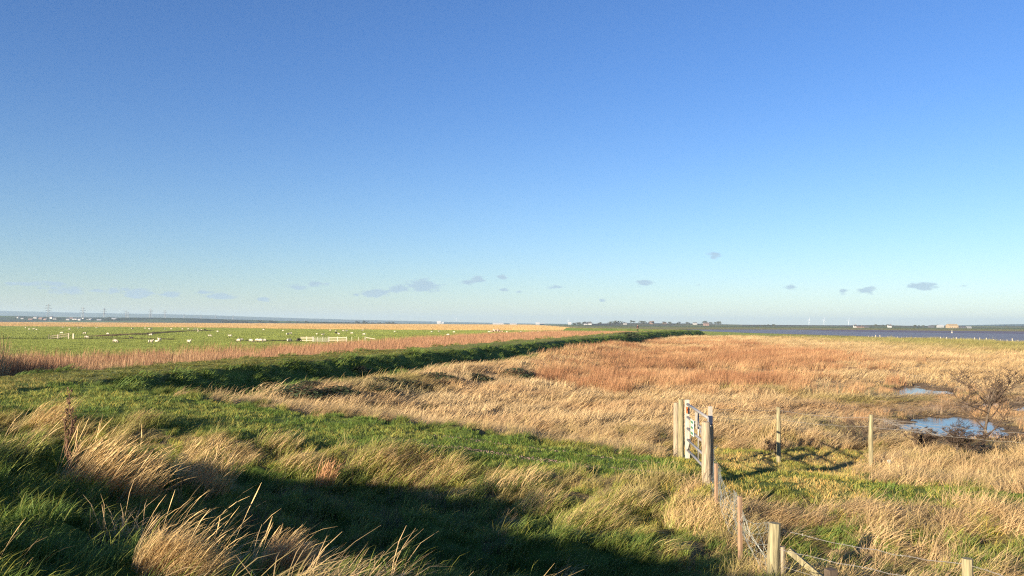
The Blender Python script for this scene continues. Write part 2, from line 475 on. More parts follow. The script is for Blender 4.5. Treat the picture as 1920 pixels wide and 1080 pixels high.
# ------------------------------------------------------------------ ground, one sheet to the horizon
def build_ground():
    r = [0.0, .5]
    while r[-1] < 15000:
        q = r[-1]
        k = 1.06 if q < 5 else 1.007 if q < 110 else 1.011 if q < 900 else 1.04
        r.append(q * k)
    r = np.array(r)
    a = np.concatenate([np.arange(-42, 42, .19), np.arange(42, 318, 3.0)]) * math.pi / 180
    nr, na = len(r) - 1, len(a)
    RR, AA = np.meshgrid(r[1:], a, indexing='ij')
    X, Y = RR * np.sin(AA), RR * np.cos(AA)
    Z = H(X.ravel(), Y.ravel())
    V = np.stack([X.ravel(), Y.ravel(), Z], 1)
    V = np.vstack([V, [[0, 0, H1(0, 0)]]])
    i, j = np.meshgrid(np.arange(nr - 1), np.arange(na), indexing='ij')
    j2 = (j + 1) % na
    Q = np.stack([i * na + j, (i + 1) * na + j, (i + 1) * na + j2, i * na + j2], -1).reshape(-1, 4)[:, ::-1]
    jj = np.arange(na)
    T = np.stack([jj, (jj + 1) % na, np.full(na, nr * na)], 1)
    me = bpy.data.meshes.new('ground')
    me.vertices.add(len(V)); me.vertices.foreach_set('co', V.ravel())
    me.loops.add(len(Q) * 4 + len(T) * 3)
    me.loops.foreach_set('vertex_index', np.concatenate([Q.ravel(), T[:, ::-1].ravel()]))
    me.polygons.add(len(Q) + len(T))
    me.polygons.foreach_set('loop_start', np.concatenate([np.arange(len(Q)) * 4, len(Q) * 4 + np.arange(len(T)) * 3]))
    me.update(calc_edges=True)
    c = ground_colour(V[:, 0], V[:, 1])
    at = me.color_attributes.new('soil', 'FLOAT_COLOR', 'POINT')
    at.data.foreach_set('color', np.hstack([c, np.ones((len(c), 1))]).ravel())
    smooth(me)
    o = link('ground', me, M['ground'])
    tag(o, kind='structure')
    n = me.polygons[len(Q) // 2].normal
    if n.z < 0:
        me.flip_normals()
build_ground()

def sheet(name, poly, z, mat, label=None):
    bm = bmesh.new()
    f = bm.faces.new([bm.verts.new((x, y, z)) for x, y in poly])
    bmesh.ops.triangulate(bm, faces=[f])
    me = bpy.data.meshes.new(name); bm.to_mesh(me); bm.free()
    if me.polygons and me.polygons[0].normal.z < 0: me.flip_normals()
    o = link(name, me, mat); tag(o, label, kind='structure'); return o
M['sea'] = water_mat('estuary_water', (.21, .22, .245), .6, 1.0, .8, .8, (.35, 1, 1))
M['pond'] = water_mat('pond_water', (.03, .03, .025), .03, .25, .02, 5, (1, 1, 1))
M['mud'] = simple('wet_mud', (.16, .12, .13), .6, .25, .02, 0, stretch=(1, 3, 1))
sheet('estuary_water', [(100, -400), (100, 100), (104, 400), (104, 600), (140, 700), (240, 772), (325, 800), (385, 735), (430, 705), (565, 655), (900, 575), (2600, 415), (2600, -400)], SEA_Z, M['sea'])
sheet('mudflat', pxpoly([(1480, 617.6), (1560, 618.4), (1640, 618.9), (1920, 621.4), (2000, 622.4), (2000, 627), (1840, 624.6), (1660, 622.6), (1560, 621)], SEA_Z + .02), SEA_Z + .02, M['mud'])
def grow(P, k):
    c = np.mean(np.array(P), 0); return [tuple(c + (np.array(p) - c) * k) for p in P]
for P in PONDS:
    sheet('pond_water', grow(P, 1.22), -0.02, M['pond'])

# ------------------------------------------------------------------ grass: blade geometry
def blades(n, r, L, w, th0, th1, az=(0.35, .5), segs=4, droop=1.6, head=0.0, seed=0, shade=(.75, 1.2), root=.72, origin=None):
    """n ribbons: returns V, F, shade, t.  th0/th1 = lean from vertical at root and tip"""
    g = np.random.default_rng(seed)
    a = g.uniform(0, 2 * np.pi, n); rr = r * np.sqrt(g.uniform(0, 1, n))
    bx, by = rr * np.cos(a), rr * np.sin(a)
    bz = np.zeros(n) - .03
    if origin is not None: bx, by, bz = origin
    Ln = g.uniform(L[0], L[1], n)
    A = az[0] + g.normal(0, az[1], n)
    t0 = np.radians(g.normal(th0, 7, n)); t1 = np.radians(g.normal(th1, 21, n))
    wa = A + np.pi / 2 + g.normal(0, .8, n)
    ws = w * g.uniform(.7, 1.3, n)
    P = np.stack([bx, by, bz], 1)
    lv = [P.copy()]
    for s in range(segs):
        k = ((s + .5) / segs) ** droop
        th = t0 + (t1 - t0) * k
        st = Ln / segs
        A2 = A + g.normal(0, .08, n)
        P = P + np.stack([np.sin(th) * np.cos(A2) * st, np.sin(th) * np.sin(A2) * st, np.cos(th) * st], 1)
        lv.append(P.copy())
    V = []; 
    for s in range(segs + 1):
        t = s / segs
        prof = (1 - t) ** .6 * .9 + .12
        if head: prof = .45 + head * math.exp(-((t - .86) / .12) ** 2)
        if s == segs: prof *= .35
        off = np.stack([np.cos(wa) * ws * prof / 2, np.sin(wa) * ws * prof / 2, np.zeros(n)], 1)
        V += [lv[s] - off, lv[s] + off]
    V = np.stack(V, 1)                        # n, 2(segs+1), 3
    m = 2 * (segs + 1)
    f = np.array([[2 * s, 2 * s + 1, 2 * s + 3, 2 * s + 2] for s in range(segs)])
    F = (f[None] + (np.arange(n) * m)[:, None, None]).reshape(-1, 4)
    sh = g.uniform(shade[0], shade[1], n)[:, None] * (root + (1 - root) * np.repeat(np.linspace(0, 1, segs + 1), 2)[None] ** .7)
    t = np.repeat(np.linspace(0, 1, segs + 1), 2)[None] * np.ones((n, 1))
    return V.reshape(-1, 3), F, sh.ravel(), t.ravel()
def quads_mesh(name, V, F):
    me = bpy.data.meshes.new(name)
    me.vertices.add(len(V)); me.vertices.foreach_set('co', np.asarray(V, np.float32).ravel())
    me.loops.add(len(F) * 4); me.loops.foreach_set('vertex_index', F.ravel().astype(np.int32))
    me.polygons.add(len(F)); me.polygons.foreach_set('loop_start', np.arange(len(F)) * 4)
    me.update(calc_edges=True)
    smooth(me)
    return me
def colattr(me, name, C):
    at = me.color_attributes.new(name, 'FLOAT_COLOR', 'POINT')
    at.data.foreach_set('color', np.hstack([C, np.ones((len(C), 1))]).astype(np.float32).ravel())
def tuft_kind(name, specs, variants=3):
    """a hidden library of tufts, all drawn only through the geometry nodes below"""
    c = bpy.data.collections.new(name)
    for v in range(variants):
        Vs, Fs, Ss, n0 = [], [], [], 0
        for k, sp in enumerate(specs):
            hue = sp.get('hue', (1, 1, 1)); sp2 = {a: b for a, b in sp.items() if a != 'hue'}
            V, F, s, t = blades(seed=v * 31 + k * 7 + 1, **sp2)
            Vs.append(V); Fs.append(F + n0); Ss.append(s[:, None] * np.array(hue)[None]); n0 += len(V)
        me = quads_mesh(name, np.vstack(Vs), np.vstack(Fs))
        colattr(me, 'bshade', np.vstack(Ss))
        me.materials.append(M['blade'])
        o = bpy.data.objects.new('%s_%d' % (name, v), me)
        c.objects.link(o)
    return c
def scatter(name, coll, P, rot, scl, tint, idx, label=None):
    me = bpy.data.meshes.new(name)
    me.vertices.add(len(P)); me.vertices.foreach_set('co', P.astype(np.float32).ravel())
    a = me.attributes.new('rot', 'FLOAT_VECTOR', 'POINT'); a.data.foreach_set('vector', rot.astype(np.float32).ravel())
    a = me.attributes.new('scl', 'FLOAT_VECTOR', 'POINT'); a.data.foreach_set('vector', scl.astype(np.float32).ravel())
    a = me.attributes.new('tint', 'FLOAT_VECTOR', 'POINT'); a.data.foreach_set('vector', tint.astype(np.float32).ravel())
    a = me.attributes.new('pick', 'INT', 'POINT'); a.data.foreach_set('value', idx.astype(np.int32))
    o = link(name, me)
    tag(o, label, kind='stuff')
    ng = bpy.data.node_groups.new(name, 'GeometryNodeTree')
    ng.interface.new_socket('Geometry', in_out='INPUT', socket_type='NodeSocketGeometry')
    ng.interface.new_socket('Geometry', in_out='OUTPUT', socket_type='NodeSocketGeometry')
    N, L = ng.nodes, ng.links
    gi = N.new('NodeGroupInput'); go = N.new('NodeGroupOutput')
    iop = N.new('GeometryNodeInstanceOnPoints'); ci = N.new('GeometryNodeCollectionInfo')
    ci.inputs['Collection'].default_value = coll; ci.inputs['Separate Children'].default_value = True
    m2p = N.new('GeometryNodeMeshToPoints')
    L.new(gi.outputs[0], m2p.inputs[0]); L.new(m2p.outputs[0], iop.inputs['Points'])
    L.new(ci.outputs[0], iop.inputs['Instance']); iop.inputs['Pick Instance'].default_value = True
    for nm, ty, sock in (('rot', 'FLOAT_VECTOR', 'Rotation'), ('scl', 'FLOAT_VECTOR', 'Scale'), ('pick', 'INT', 'Instance Index')):
        na = N.new('GeometryNodeInputNamedAttribute'); na.data_type = ty; na.inputs['Name'].default_value = nm
        L.new(na.outputs['Attribute'], iop.inputs[sock])
    L.new(iop.outputs[0], go.inputs[0])
    md = o.modifiers.new('scatter', 'NODES'); md.node_group = ng
    return o
def wedge(r0, r1, dens, ang=37):
    """random places on the ground between two ranges in front of the bank, dens per square metre"""
    A = R(ang) * (r1 * r1 - r0 * r0)
    n = int(A * dens)
    r = np.sqrt(rng.uniform(r0 * r0, r1 * r1, n)); a = rng.uniform(-R(ang), R(ang), n)
    return r * np.sin(a), r * np.cos(a)

W = (0.32, .58)      # wind: blades lean towards +x and a little away
K = {}
K['turf'] = tuft_kind('turf_tufts', [dict(n=46, r=.17, L=(.05, .13), w=.011, th0=15, th1=60, az=(.3, 1.6), segs=2), dict(n=8, r=.17, L=(.08, .18), w=.009, th0=20, th1=75, az=W, segs=3, hue=(2.2, 1.5, 1.4))])
K['lush'] = tuft_kind('lush_tufts', [dict(n=76, r=.20, L=(.12, .32), w=.010, th0=18, th1=95, az=(.3, .8), segs=4), dict(n=12, r=.2, L=(.2, .45), w=.009, th0=20, th1=90, az=W, segs=4, hue=(2.1, 1.45, 1.5))], 4)
K['straw'] = tuft_kind('straw_tufts', [dict(n=62, r=.22, L=(.30, .62), w=.010, th0=28, th1=98, az=W, segs=4, droop=1.2), dict(n=10, r=.2, L=(.45, .8), w=.008, th0=22, th1=75, az=W, segs=4, droop=1.3, head=.9), dict(n=10, r=.22, L=(.1, .3), w=.012, th0=20, th1=70, az=W, segs=3, hue=(.35, .55, .4)), dict(n=26, r=.25, L=(.2, .5), w=.009, th0=55, th1=105, az=(.3, 1.8), segs=4, hue=(.9, .85, .8))], 5)
K['strawfar'] = tuft_kind('straw_clumps', [dict(n=70, r=.75, L=(.4, .85), w=.024, th0=25, th1=92, az=W, segs=3, droop=1.3)], 4)
K['reed'] = tuft_kind('reed_clumps', [dict(n=60, r=.7, L=(1.3, 1.72), w=.022, th0=4, th1=24, az=W, segs=3, droop=1.5, head=1.3, root=1.15, shade=(.7, 1.25)), dict(n=40, r=.7, L=(.6, 1.3), w=.03, th0=8, th1=50, az=W, segs=3, hue=(1.15, 1.35, 1.3))], 4)
K['reedlow'] = tuft_kind('low_reeds', [dict(n=60, r=.6, L=(.6, 1.05), w=.020, th0=6, th1=38, az=W, segs=3, droop=1.5, head=1.2, root=1.1, shade=(.65, 1.25)), dict(n=24, r=.6, L=(.4, .8), w=.03, th0=12, th1=60, az=W, segs=3, hue=(1.2, 1.45, 1.4))], 4)
K['weed'] = tuft_kind('dead_weeds', [dict(n=26, r=.25, L=(.25, .6), w=.008, th0=4, th1=25, az=(.3, 2), segs=3, head=1.1), dict(n=30, r=.25, L=(.12, .35), w=.010, th0=20, th1=80, az=(.3, 1.5), segs=3)], 3)
K['sward'] = tuft_kind('sward', [dict(n=170, r=1.0, L=(.08, .15), w=.032, th0=4, th1=38, az=(.3, 1.2), segs=2, root=.85)], 4)
K['bankfar'] = tuft_kind('bank_tufts', [dict(n=46, r=.5, L=(.22, .55), w=.03, th0=25, th1=100, az=W, segs=3), dict(n=10, r=.5, L=(.3, .6), w=.025, th0=25, th1=90, az=W, segs=3, hue=(1.9, 1.5, 1.4))], 4)

def place(name, kind, x, y, keep, tint, size, yaw=.35, tilt=.0, label=None, sink=0.0, hz=None):
    x, y, tint, size = x[keep], y[keep], tint[keep], size[keep]
    z = H(x, y) - sink
    n = len(x)
    if n == 0: return
    rot = np.stack([rng.normal(0, tilt, n), rng.normal(0, tilt, n), rng.normal(0, yaw, n) + (fbm(x * .6, y * .6, 301, 2) - .5) * 1.8], 1)
    s = size * rng.uniform(.8, 1.25, n)
    h = s * (hz[keep] if hz is not None else 1.0)
    scl = np.stack([s, s, h], 1)
    tint = tint * rng.uniform(.82, 1.18, n)[:, None]
    nv = len(K[kind].objects)
    scatter(name, K[kind], np.stack([x, y, z], 1), rot, scl, tint, rng.integers(0, nv, n), label)

def vegetation():
    # close range ------------------------------------------------------
    x, y = wedge(4.5, 30, 30, 38)
    z, dw, dr, rw, p, q, dist, ww = zones(x, y)
    u = rng.uniform(0, 1, len(x))
    thin = u < np.interp(dist, [4, 14, 30], [1.0, .85, .5])
    onland = z['pond'] > .5
    n1 = fbm(x * .9, y * .9, 201, 3); n2 = fbm(x * .33, y * .33, 203, 3); n3 = fbm(x * 2.2, y * 2.2, 207, 2)
    track = (z['track'] > .5) | (z['crest'] > .5)
    gatew = (x > 4.0) & (y > 15.6) & (y < 26.5 + ww * 3) & (rng.uniform(0, 1, len(x)) < sstep(10.4, 8.6, x - (y - 22) * .3 + ww * 3))
    track = track | gatew
    wheel = np.abs(np.abs(dr) - .85) < (.13 + .2 * (n3 - .4))
    wheel &= (x > -3) & (x < 6)
    tt = lerp(C_TURF * 1.2, C_TURF2 * 1.3, sstep(.35, .65, n1)) 
    tt = lerp(tt, np.broadcast_to(C_CREST, tt.shape), z['crest'] * .8)
    tt = lerp(tt, lerp(C_YEL * .85, (C_YEL + C_STRAW) * .5, sstep(.35, .6, n1)), gatew * .85)
    place('turf_grass', 'turf', x, y, thin & track & ~(wheel & (u < .8)), tt, np.full(x.shape, 1.0), yaw=3, label='short green grazed grass on the track and bank top')
    u = rng.uniform(0, 1, len(x))
    rest = thin & ~track & onland
    mound = z['mound'] > .5
    slope = (z['slope'] > .4) | (z['inner'] > .4)
    verge = (sstep(3.4, 1.2, np.abs(dr) - rw) * (dr < 0) + sstep(1.3, .5, dr - rw) * (dr > 0) * (x < 3)) * 1.0
    verge = verge + sstep(6.5, 3.5, dr) * sstep(-6, -9, x) * (dr > 0)
    # how much straw there is among the green
    strawp = np.where(mound, .10 * sstep(.54, .66, n2), .88)
    strawp = np.where(~mound, .9 - .75 * np.clip(verge, 0, 1) - .40 * sstep(.48, .62, n1) * sstep(24, 17, dist), strawp)
    strawp = np.where(~mound & (dr < 0) & (x < 3.2), .24 * sstep(.46, .62, n2) + .03, strawp)
    strawp = np.where(~mound & (dr < 0) & (x >= 3.0), .80 - .62 * sstep(.50, .62, n1), strawp)
    strawp = np.where(slope, 0, strawp)
    isst = u < strawp
    ts = lerp(C_STRAW * 1.0, C_STRAW2 * 1.1, n1)
    ts = lerp(ts, np.broadcast_to(np.array((.42, .36, .11)), ts.shape), sstep(.55, .75, n3) * .6)
    ts = lerp(ts, np.broadcast_to(np.array((.36, .34, .09)), ts.shape), (~mound & (dr < 0) & (x < 3.4)) * .55)
    sz = np.full(x.shape, .95)
    place('straw_grass', 'straw', x, y, rest & isst & (rng.uniform(0, 1, len(x)) < .62), ts, sz, label='dry straw coloured grass combed over by the wind', tilt=.12, hz=np.where(dr > 0, .7, .58) + .35 * n2)
    tg = lerp(C_LUSH * .95, C_YEL * .8, sstep(.45, .75, n1) * .8)
    tg = lerp(tg, np.broadcast_to(C_TURF * 1.15, tg.shape), mound * .75)
    tg = lerp(tg, lerp(C_LUSH * 1.3, C_YEL * 1.15, sstep(.36, .6, n2)), (~mound & (dr < 0)) * .8)
    tg = lerp(tg, np.broadcast_to(C_TURF * 1.0, tg.shape), slope * .6)
    place('long_green_grass', 'lush', x, y, rest & ~isst & (rng.uniform(0, 1, len(x)) < .66), tg, np.where(mound, .85, np.where((dr < 0) & (x < 3), .62, .78)), label='long green grass lying over on the bank sides', tilt=.15, hz=.7 + .6 * n3)
    # dead weeds in the shaded hollow
    wsel = mound & (np.abs(n2 - .5) < .5) & (n1 > .44) & (dist > 5)
    place('dead_weeds', 'weed', x, y, thin & wsel & (rng.uniform(0, 1, len(x)) < .20) & (x < 0) & (x > -6.5) & (dist > 7.5), np.broadcast_to(np.array((.12, .095, .07)), tg.shape), np.full(x.shape, .62), label='dark dead weed stems standing in the shaded grass', yaw=3)
    # middle range ------------------------------------------------------
    x, y = wedge(29, 60, 5.2, 36)
    z, dw, dr, rw, p, q, dist, ww = zones(x, y)
    n1 = fbm(x * .5, y * .5, 211, 3); n2 = fbm(x * .16, y * .16, 213, 3)
    crest = z['crest'] > .5
    tt = lerp(C_CREST * 1.1, C_TURF2 * 1.1, n1)
    place('turf_grass', 'bankfar', x, y, crest, tt, np.full(x.shape, .5), yaw=3, hz=np.full(x.shape, .45), label='short olive grass along the top of the sea wall')
    slope = (z['slope'] > .4) | (z['inner'] > .4)
    tg = lerp(C_TURF * 1.0, C_LUSH * 1.2, sstep(.3, .7, n1))
    place('bank_grass', 'bankfar', x, y, slope, tg, np.full(x.shape, .85), tilt=.2, hz=.35 + .4 * n1, label='dark green tussocky grass on the shaded face of the sea wall')
    marsh = (z['pond'] > .4) & (dw > 5.0) & (z['sea'] > 1)
    red = (z['red'] > rng.uniform(.25, .75, len(x))) & (z['pond'] > 5)
    ts = lerp(C_STRAW * 1.0, C_STRAW2 * 1.12, n1)
    ts = lerp(ts, np.broadcast_to(C_OLIVE * 1.3, ts.shape), sstep(.54, .68, n2) * .8)
    n4 = fbm(x * .22 + 9, y * .35, 311, 3)
    ts = lerp(ts, np.broadcast_to(np.array((.60, .36, .18)), ts.shape), sstep(.52, .66, n4) * .4)
    ts = lerp(ts, np.broadcast_to(np.array((.74, .56, .30)), ts.shape), sstep(.50, .36, n4) * .6)
    place('marsh_grass', 'strawfar', x, y, marsh & ~red & (rng.uniform(0, 1, len(x)) < .75), ts, np.full(x.shape, .78), label='tan marsh grass swept to the right across the saltmarsh', tilt=.12, hz=(.35 + 1.0 * n1) * (.22 + .78 * sstep(2, 8, z['pond'])))
    tr = lerp(C_RED, C_RED2 * 1.1, sstep(.35, .7, n1))
    place('marsh_reeds', 'reedlow', x, y, marsh & red & (rng.uniform(0, 1, len(x)) < .6), tr, np.full(x.shape, .8), label='rust brown reeds standing in the middle of the marsh')
    # reeds round the pools
    rim = (z['pond'] > .1) & (z['pond'] < 2.2)
    place('pool_reeds', 'reedlow', x, y, rim & (rng.uniform(0, 1, len(x)) < .22), lerp(C_DARK * 3.2, C_RED2 * 1.0, sstep(.4, .6, n1)), np.full(x.shape, .36), label='short brown reeds round the edges of the pools')
    belt = z['reedbelt'] > .5
    place('reed_belt', 'reed', x, y, belt & (rng.uniform(0, 1, len(x)) < .85), lerp(C_PINK, C_STRAW2 * 1.0, sstep(.45, .8, n1) * .7), np.full(x.shape, .82), hz=np.full(x.shape, 1.32), label='pinkish brown reed belt behind the sea wall')
    # long range ------------------------------------------------------
    x, y = wedge(60, 260, .62, 34)
    z, dw, dr, rw, p, q, dist, ww = zones(x, y)
    u = rng.uniform(0, 1, len(x))
    thin = u < np.interp(dist, [60, 110, 260], [1, .75, .4])
    grow_ = np.interp(dist, [60, 110, 260], [1, 1.25, 2.0])
    n1 = fbm(x * .2, y * .2, 221, 3); n2 = fbm(x * .05, y * .11, 223, 4)
    marsh = (z['pond'] > .4) & (dw > 4.6) & (z['sea'] > 3) & ~z['land']
    red = z['red'] * sstep(.34, .5, n2) > rng.uniform(.25, .75, len(x))
    ts = lerp(C_STRAW * 1.05, np.array((.74, .54, .27)), sstep(.35, .65, n1))
    ts = lerp(ts, np.broadcast_to(C_RED2, ts.shape), sstep(.52, .64, n2) * .5 * (x < 50))
    ts = lerp(ts, lerp(C_OLIVE * 1.3, C_FIELD * .8, n1), z['shore'] * .8)
    place('marsh_grass', 'strawfar', x, y, thin & marsh & ~red, ts, grow_, tilt=.1, hz=.55 + .3 * n1, label='far tan marsh grass reaching to the estuary')
    place('marsh_reeds', 'reedlow', x, y, thin & marsh & red, lerp(C_RED, C_RED2 * 1.1, sstep(.35, .7, n1)), grow_, hz=.8 / grow_, label='rust brown reeds far out in the marsh')
    belt = z['reedbelt'] > .5
    place('reed_belt', 'reed', x, y, belt & (u < .9), lerp(C_PINK, C_PINK * 1.25, n1), grow_ * .95, hz=1.12 / grow_, label='far end of the pinkish brown reed belt')
    slope = ((z['slope'] > .4) | (z['inner'] > .4))
    x, y = wedge(60, 300, 1.7, 14)
    x = x + y * .02
    z, dw, dr, rw, p, q, dist, ww = zones(x, y)
    n1 = fbm(x * .4, y * .4, 231, 3)
    slope = ((z['slope'] > .4) | (z['inner'] > .4))
    place('bank_grass', 'bankfar', x, y, slope, lerp(C_TURF, C_LUSH * 1.2, n1), np.full(x.shape, 1.0), tilt=.2, hz=np.full(x.shape, .50), label='tussocky green grass on the far sea wall face')
def pasture():
    for r0, r1, dens, size, hz, lab in ((55, 210, .42, 1.35, 1.0, 'near pasture grass grazed short by the sheep'), (210, 620, .06, 3.0, .8, 'far pasture grass grazed short by the sheep')):
        x, y = wedge(r0, r1, dens, 34)
        z, dw, dr, rw, p, q, dist, ww = zones(x, y)
        edge = 470 + 120 * (x < -60) * sstep(-100, -330, x) + (fbm(x * .01, y * .002, 5, 3) - .5) * 90
        n1 = fbm(x * .1, y * .1, 241, 3)
        ok = z['land'] & (z['reedbelt'] < .2) & (dw < -5.5) & (y < edge - 2) & (z['sea'] > 5)
        place('pasture_grass', 'sward', x, y, ok, lerp(C_FIELD * .66, C_FIELD * .86, n1), np.full(x.shape, size), yaw=3, hz=np.full(x.shape, hz), label=lab)
    x, y = wedge(380, 1100, .022, 34)
    x2, y2 = wedge(1100, 2300, .006, 34)
    x = np.concatenate([x, x2]); y = np.concatenate([y, y2])
    edge = 470 + 120 * (x < -60) * sstep(-100, -330, x) + (fbm(x * .01, y * .002, 5, 3) - .5) * 90
    n1 = fbm(x * .01, y * .01, 251, 3)
    place('far_straw', 'sward', x, y, (y > edge) & (x < 55), lerp(np.array((.50, .33, .13)), np.array((.58, .40, .17)), n1), np.where(y > 1100, 9., 5.), hz=np.where(y > 1100, .9, 1.1), label='golden strip of rough grass beyond the pasture')
vegetation()
pasture()

# ------------------------------------------------------------------ distant hills
def hill_mat(name, a, b, scale, c=None):
    m, nt, bs = new_mat(name)
    N, L = nt.nodes, nt.links
    tc = N.new('ShaderNodeTexCoord'); mp = N.new('ShaderNodeMapping'); mp.inputs['Scale'].default_value = (1, 1.6, 6)
    nz = N.new('ShaderNodeTexNoise'); nz.inputs['Scale'].default_value = scale; nz.inputs['Detail'].default_value = 6; nz.inputs['Roughness'].default_value = .6
    L.new(tc.outputs['Object'], mp.inputs[0]); L.new(mp.outputs[0], nz.inputs[0])
    cr = N.new('ShaderNodeValToRGB'); e = cr.color_ramp.elements
    e[0].position = .42; e[0].color = a + (1,); e[1].position = .60; e[1].color = b + (1,)
    if c: k = e.new(.52); k.color = c + (1,)
    L.new(nz.outputs[0], cr.inputs[0]); L.new(cr.outputs[0], bs.inputs['Base Color'])
    bs.inputs['Roughness'].default_value = .95; bs.inputs['Specular IOR Level'].default_value = .05
    return m
def ridge(prof, D, depth, mat, seed=0, rough=.12):
    """a range of hills whose skyline follows directions u and heights worked out at distance D"""
    us = np.array([p[0] for p in prof], float)
    zs = np.array([at_d(p[0], p[1], D).z for p in prof])
    def hz(x, y):
        u = 960 + x / y * FPX
        top = np.interp(u, us, zs)
        end = sstep(us[0], us[0] + 25, u) * sstep(us[-1], us[-1] - 25, u)
        k = np.exp(-((y - D) / (depth * .5)) ** 2)
        n = 1 + rough * (fbm(x / depth * 3.0, y / depth * 3.0, seed, 4) - .5) * 2 * (1 - k * .35)
        return np.maximum(top, .5) * k * n * end - 1.2
    x = np.arange((us[0] - 960) / FPX * D * 1.06, (us[-1] - 960) / FPX * D * 1.06, D / 420)
    y = np.linspace(D - depth, D + depth, 41)
    X, Y = np.meshgrid(x, y, indexing='ij')
    Z = hz(X, Y)
    V = np.stack([X.ravel(), Y.ravel(), Z.ravel()], 1)
    n, m = len(x), len(y)
    i, j = np.meshgrid(np.arange(n - 1), np.arange(m - 1), indexing='ij')
    F = np.stack([i * m + j, (i + 1) * m + j, (i + 1) * m + j + 1, i * m + j + 1], -1).reshape(-1, 4)
    me = quads_mesh('hills', V, F)
    o = link('hills', me, mat); tag(o, kind='structure')
    return lambda x, y: float(hz(np.array([float(x)]), np.array([float(y)]))[0])
M['wood_hill'] = hill_mat('far_woods', (.035, .05, .04), (.10, .12, .06), .0022)
M['town_hill'] = hill_mat('town_rise', (.05, .06, .045), (.14, .20, .07), .004, (.07, .09, .05))
M['isle_hill'] = hill_mat('isle_fields', (.07, .06, .045), (.20, .22, .08), .006, (.13, .11, .07))
far_hill = ridge([(-260, 578), (0, 582.5), (150, 586), (300, 588.5), (400, 591), (480, 594), (560, 596.5), (640, 598.5), (760, 601.5), (900, 604.5), (1000, 606.5), (1090, 607)], 9500, 2500, M['wood_hill'], 3, .05)
town_hill = ridge([(-260, 590), (0, 591.5), (120, 593.5), (240, 595), (300, 594.5), (360, 596), (440, 598.5), (560, 601.5), (700, 604.5), (760, 605.5)], 2700, 420, M['town_hill'], 5)
isle = ridge([(1060, 609.5), (1090, 607.5), (1120, 606), (1170, 605), (1250, 605.5), (1300, 606), (1345, 607), (1400, 608), (1500, 608.6), (1600, 609.2), (1650, 608.5), (1700, 610), (1780, 610.5), (1920, 610.4), (2150, 610)], 2300, 380, M['isle_hill'], 7)
isle_far = ridge([(1700, 611.2), (1760, 610.3), (1830, 609), (1900, 607.5), (1960, 607), (2200, 605)], 5200, 900, M['wood_hill'], 9)

# ------------------------------------------------------------------ materials of things
M['white_wall'] = simple('white_render', (.52, .51, .49), .8, .06)
M['brick_wall'] = simple('brick', (.24, .16, .135), .85, .2)
M['tan_wall'] = simple('timber_cladding', (.34, .26, .16), .85, .15)
M['shed_wall'] = simple('grey_shed', (.33, .34, .34), .7, .08)
M['slate'] = simple('slate_roof', (.10, .10, .11), .7, .2)
M['tile'] = simple('clay_tile_roof', (.17, .12, .10), .8, .2)
M['pale_roof'] = simple('pale_sheet_roof', (.42, .43, .44), .5, .05)
M['glass'] = simple('window_glass', (.03, .04, .05), .1, .1)
M['steel'] = simple('pylon_steel', (.16, .17, .18), .5, .1, metal=.4)
M['turbine'] = simple('turbine_white', (.85, .85, .85), .4, .03)
M['crown'] = simple('winter_foliage', (.07, .075, .04), .9, .35, scale=.8)
M['bark'] = simple('bark', (.11, .085, .06), .9, .3, scale=12, bump=.5)
M['twig'] = simple('twig_bark', (.075, .052, .036), .85, .25, scale=20)
M['post'] = simple('weathered_post', (.29, .24, .165), .85, .42, scale=7, bump=.8, stretch=(9, 9, .6))
M['post_green'] = simple('algae_post', (.25, .22, .125), .85, .45, scale=6, bump=.8, stretch=(7, 7, .6))
M['stake'] = simple('orange_stake', (.30, .195, .12), .75, .2, scale=6, bump=.4, stretch=(9, 9, .8))
M['galv'] = simple('galvanised_steel', (.40, .385, .36), .5, .12, scale=14, metal=.55)
M['white_paint'] = simple('chalky_white_paint', (.38, .355, .30), .65, .22, scale=9, stretch=(3, 3, .7))
M['black_band'] = simple('dark_blue_band', (.02, .03, .06), .5, .1)
M['net'] = simple('netting_wire', (.26, .28, .25), .5, .1, metal=.3)
M['wire'] = simple('galvanised_wire', (.33, .31, .27), .5, .1, metal=.4)
M['wool'] = simple('fleece', (.52, .46, .34), .95, .12, scale=9, bump=.7)
M['wool_dark'] = simple('dark_fleece', (.05, .04, .035), .95, .2, scale=9, bump=.6)
M['sheep_face'] = simple('sheep_face', (.16, .13, .10), .8, .1)
M['pale_wood'] = simple('pale_rail', (.50, .44, .32), .8, .1, scale=5, stretch=(1, 6, 6))

# ------------------------------------------------------------------ the gate and the near fences
def yh(u): return 608.6 + (u - 1330) * .00576
def gpos(u, v, z):
    p = at_z(u, v, z); return Vector((p.x, p.y, z))
def round_post(name, mat, h, r, parent=None, sides=12, lean=(0, 0), seed=1, split=True, top_cut=0.0):
    g = random.Random(seed)
    mb = MB(); n = 7; pts = []; rad = []
    for i in range(n):
        t = i / (n - 1)
        pts.append((lean[0] * t + g.uniform(-.006, .006), lean[1] * t + g.uniform(-.006, .006), -.35 + (h + .35) * t))
        rad.append(r * (1.04 - .08 * t) * g.uniform(.99, 1.01))
    rad[-1] *= .93
    mb.tube(pts, rad, sides)
    o = mb.build(name, mat, parent, sm=False)
    return o
NEAR = Vector((4.10, 17.40, .60)); FAR = Vector((4.36, 21.0, .62))
gp = round_post('gate_post', M['post'], 1.36, .098, seed=3, lean=(-.02, 0), sides=14)
gp.location = NEAR; tag(gp, 'thick weathered round latch post at the near end of the metal gate', 'post')
gp = round_post('gate_post', M['post_green'], 1.58, .075, seed=5, sides=12)
gp.location = (4.34, 21.22, .5); tag(gp, 'round hanging post with darker top behind the white gate end', 'post')
gp = round_post('gate_post', M['post'], 1.52, .075, seed=6, sides=12)
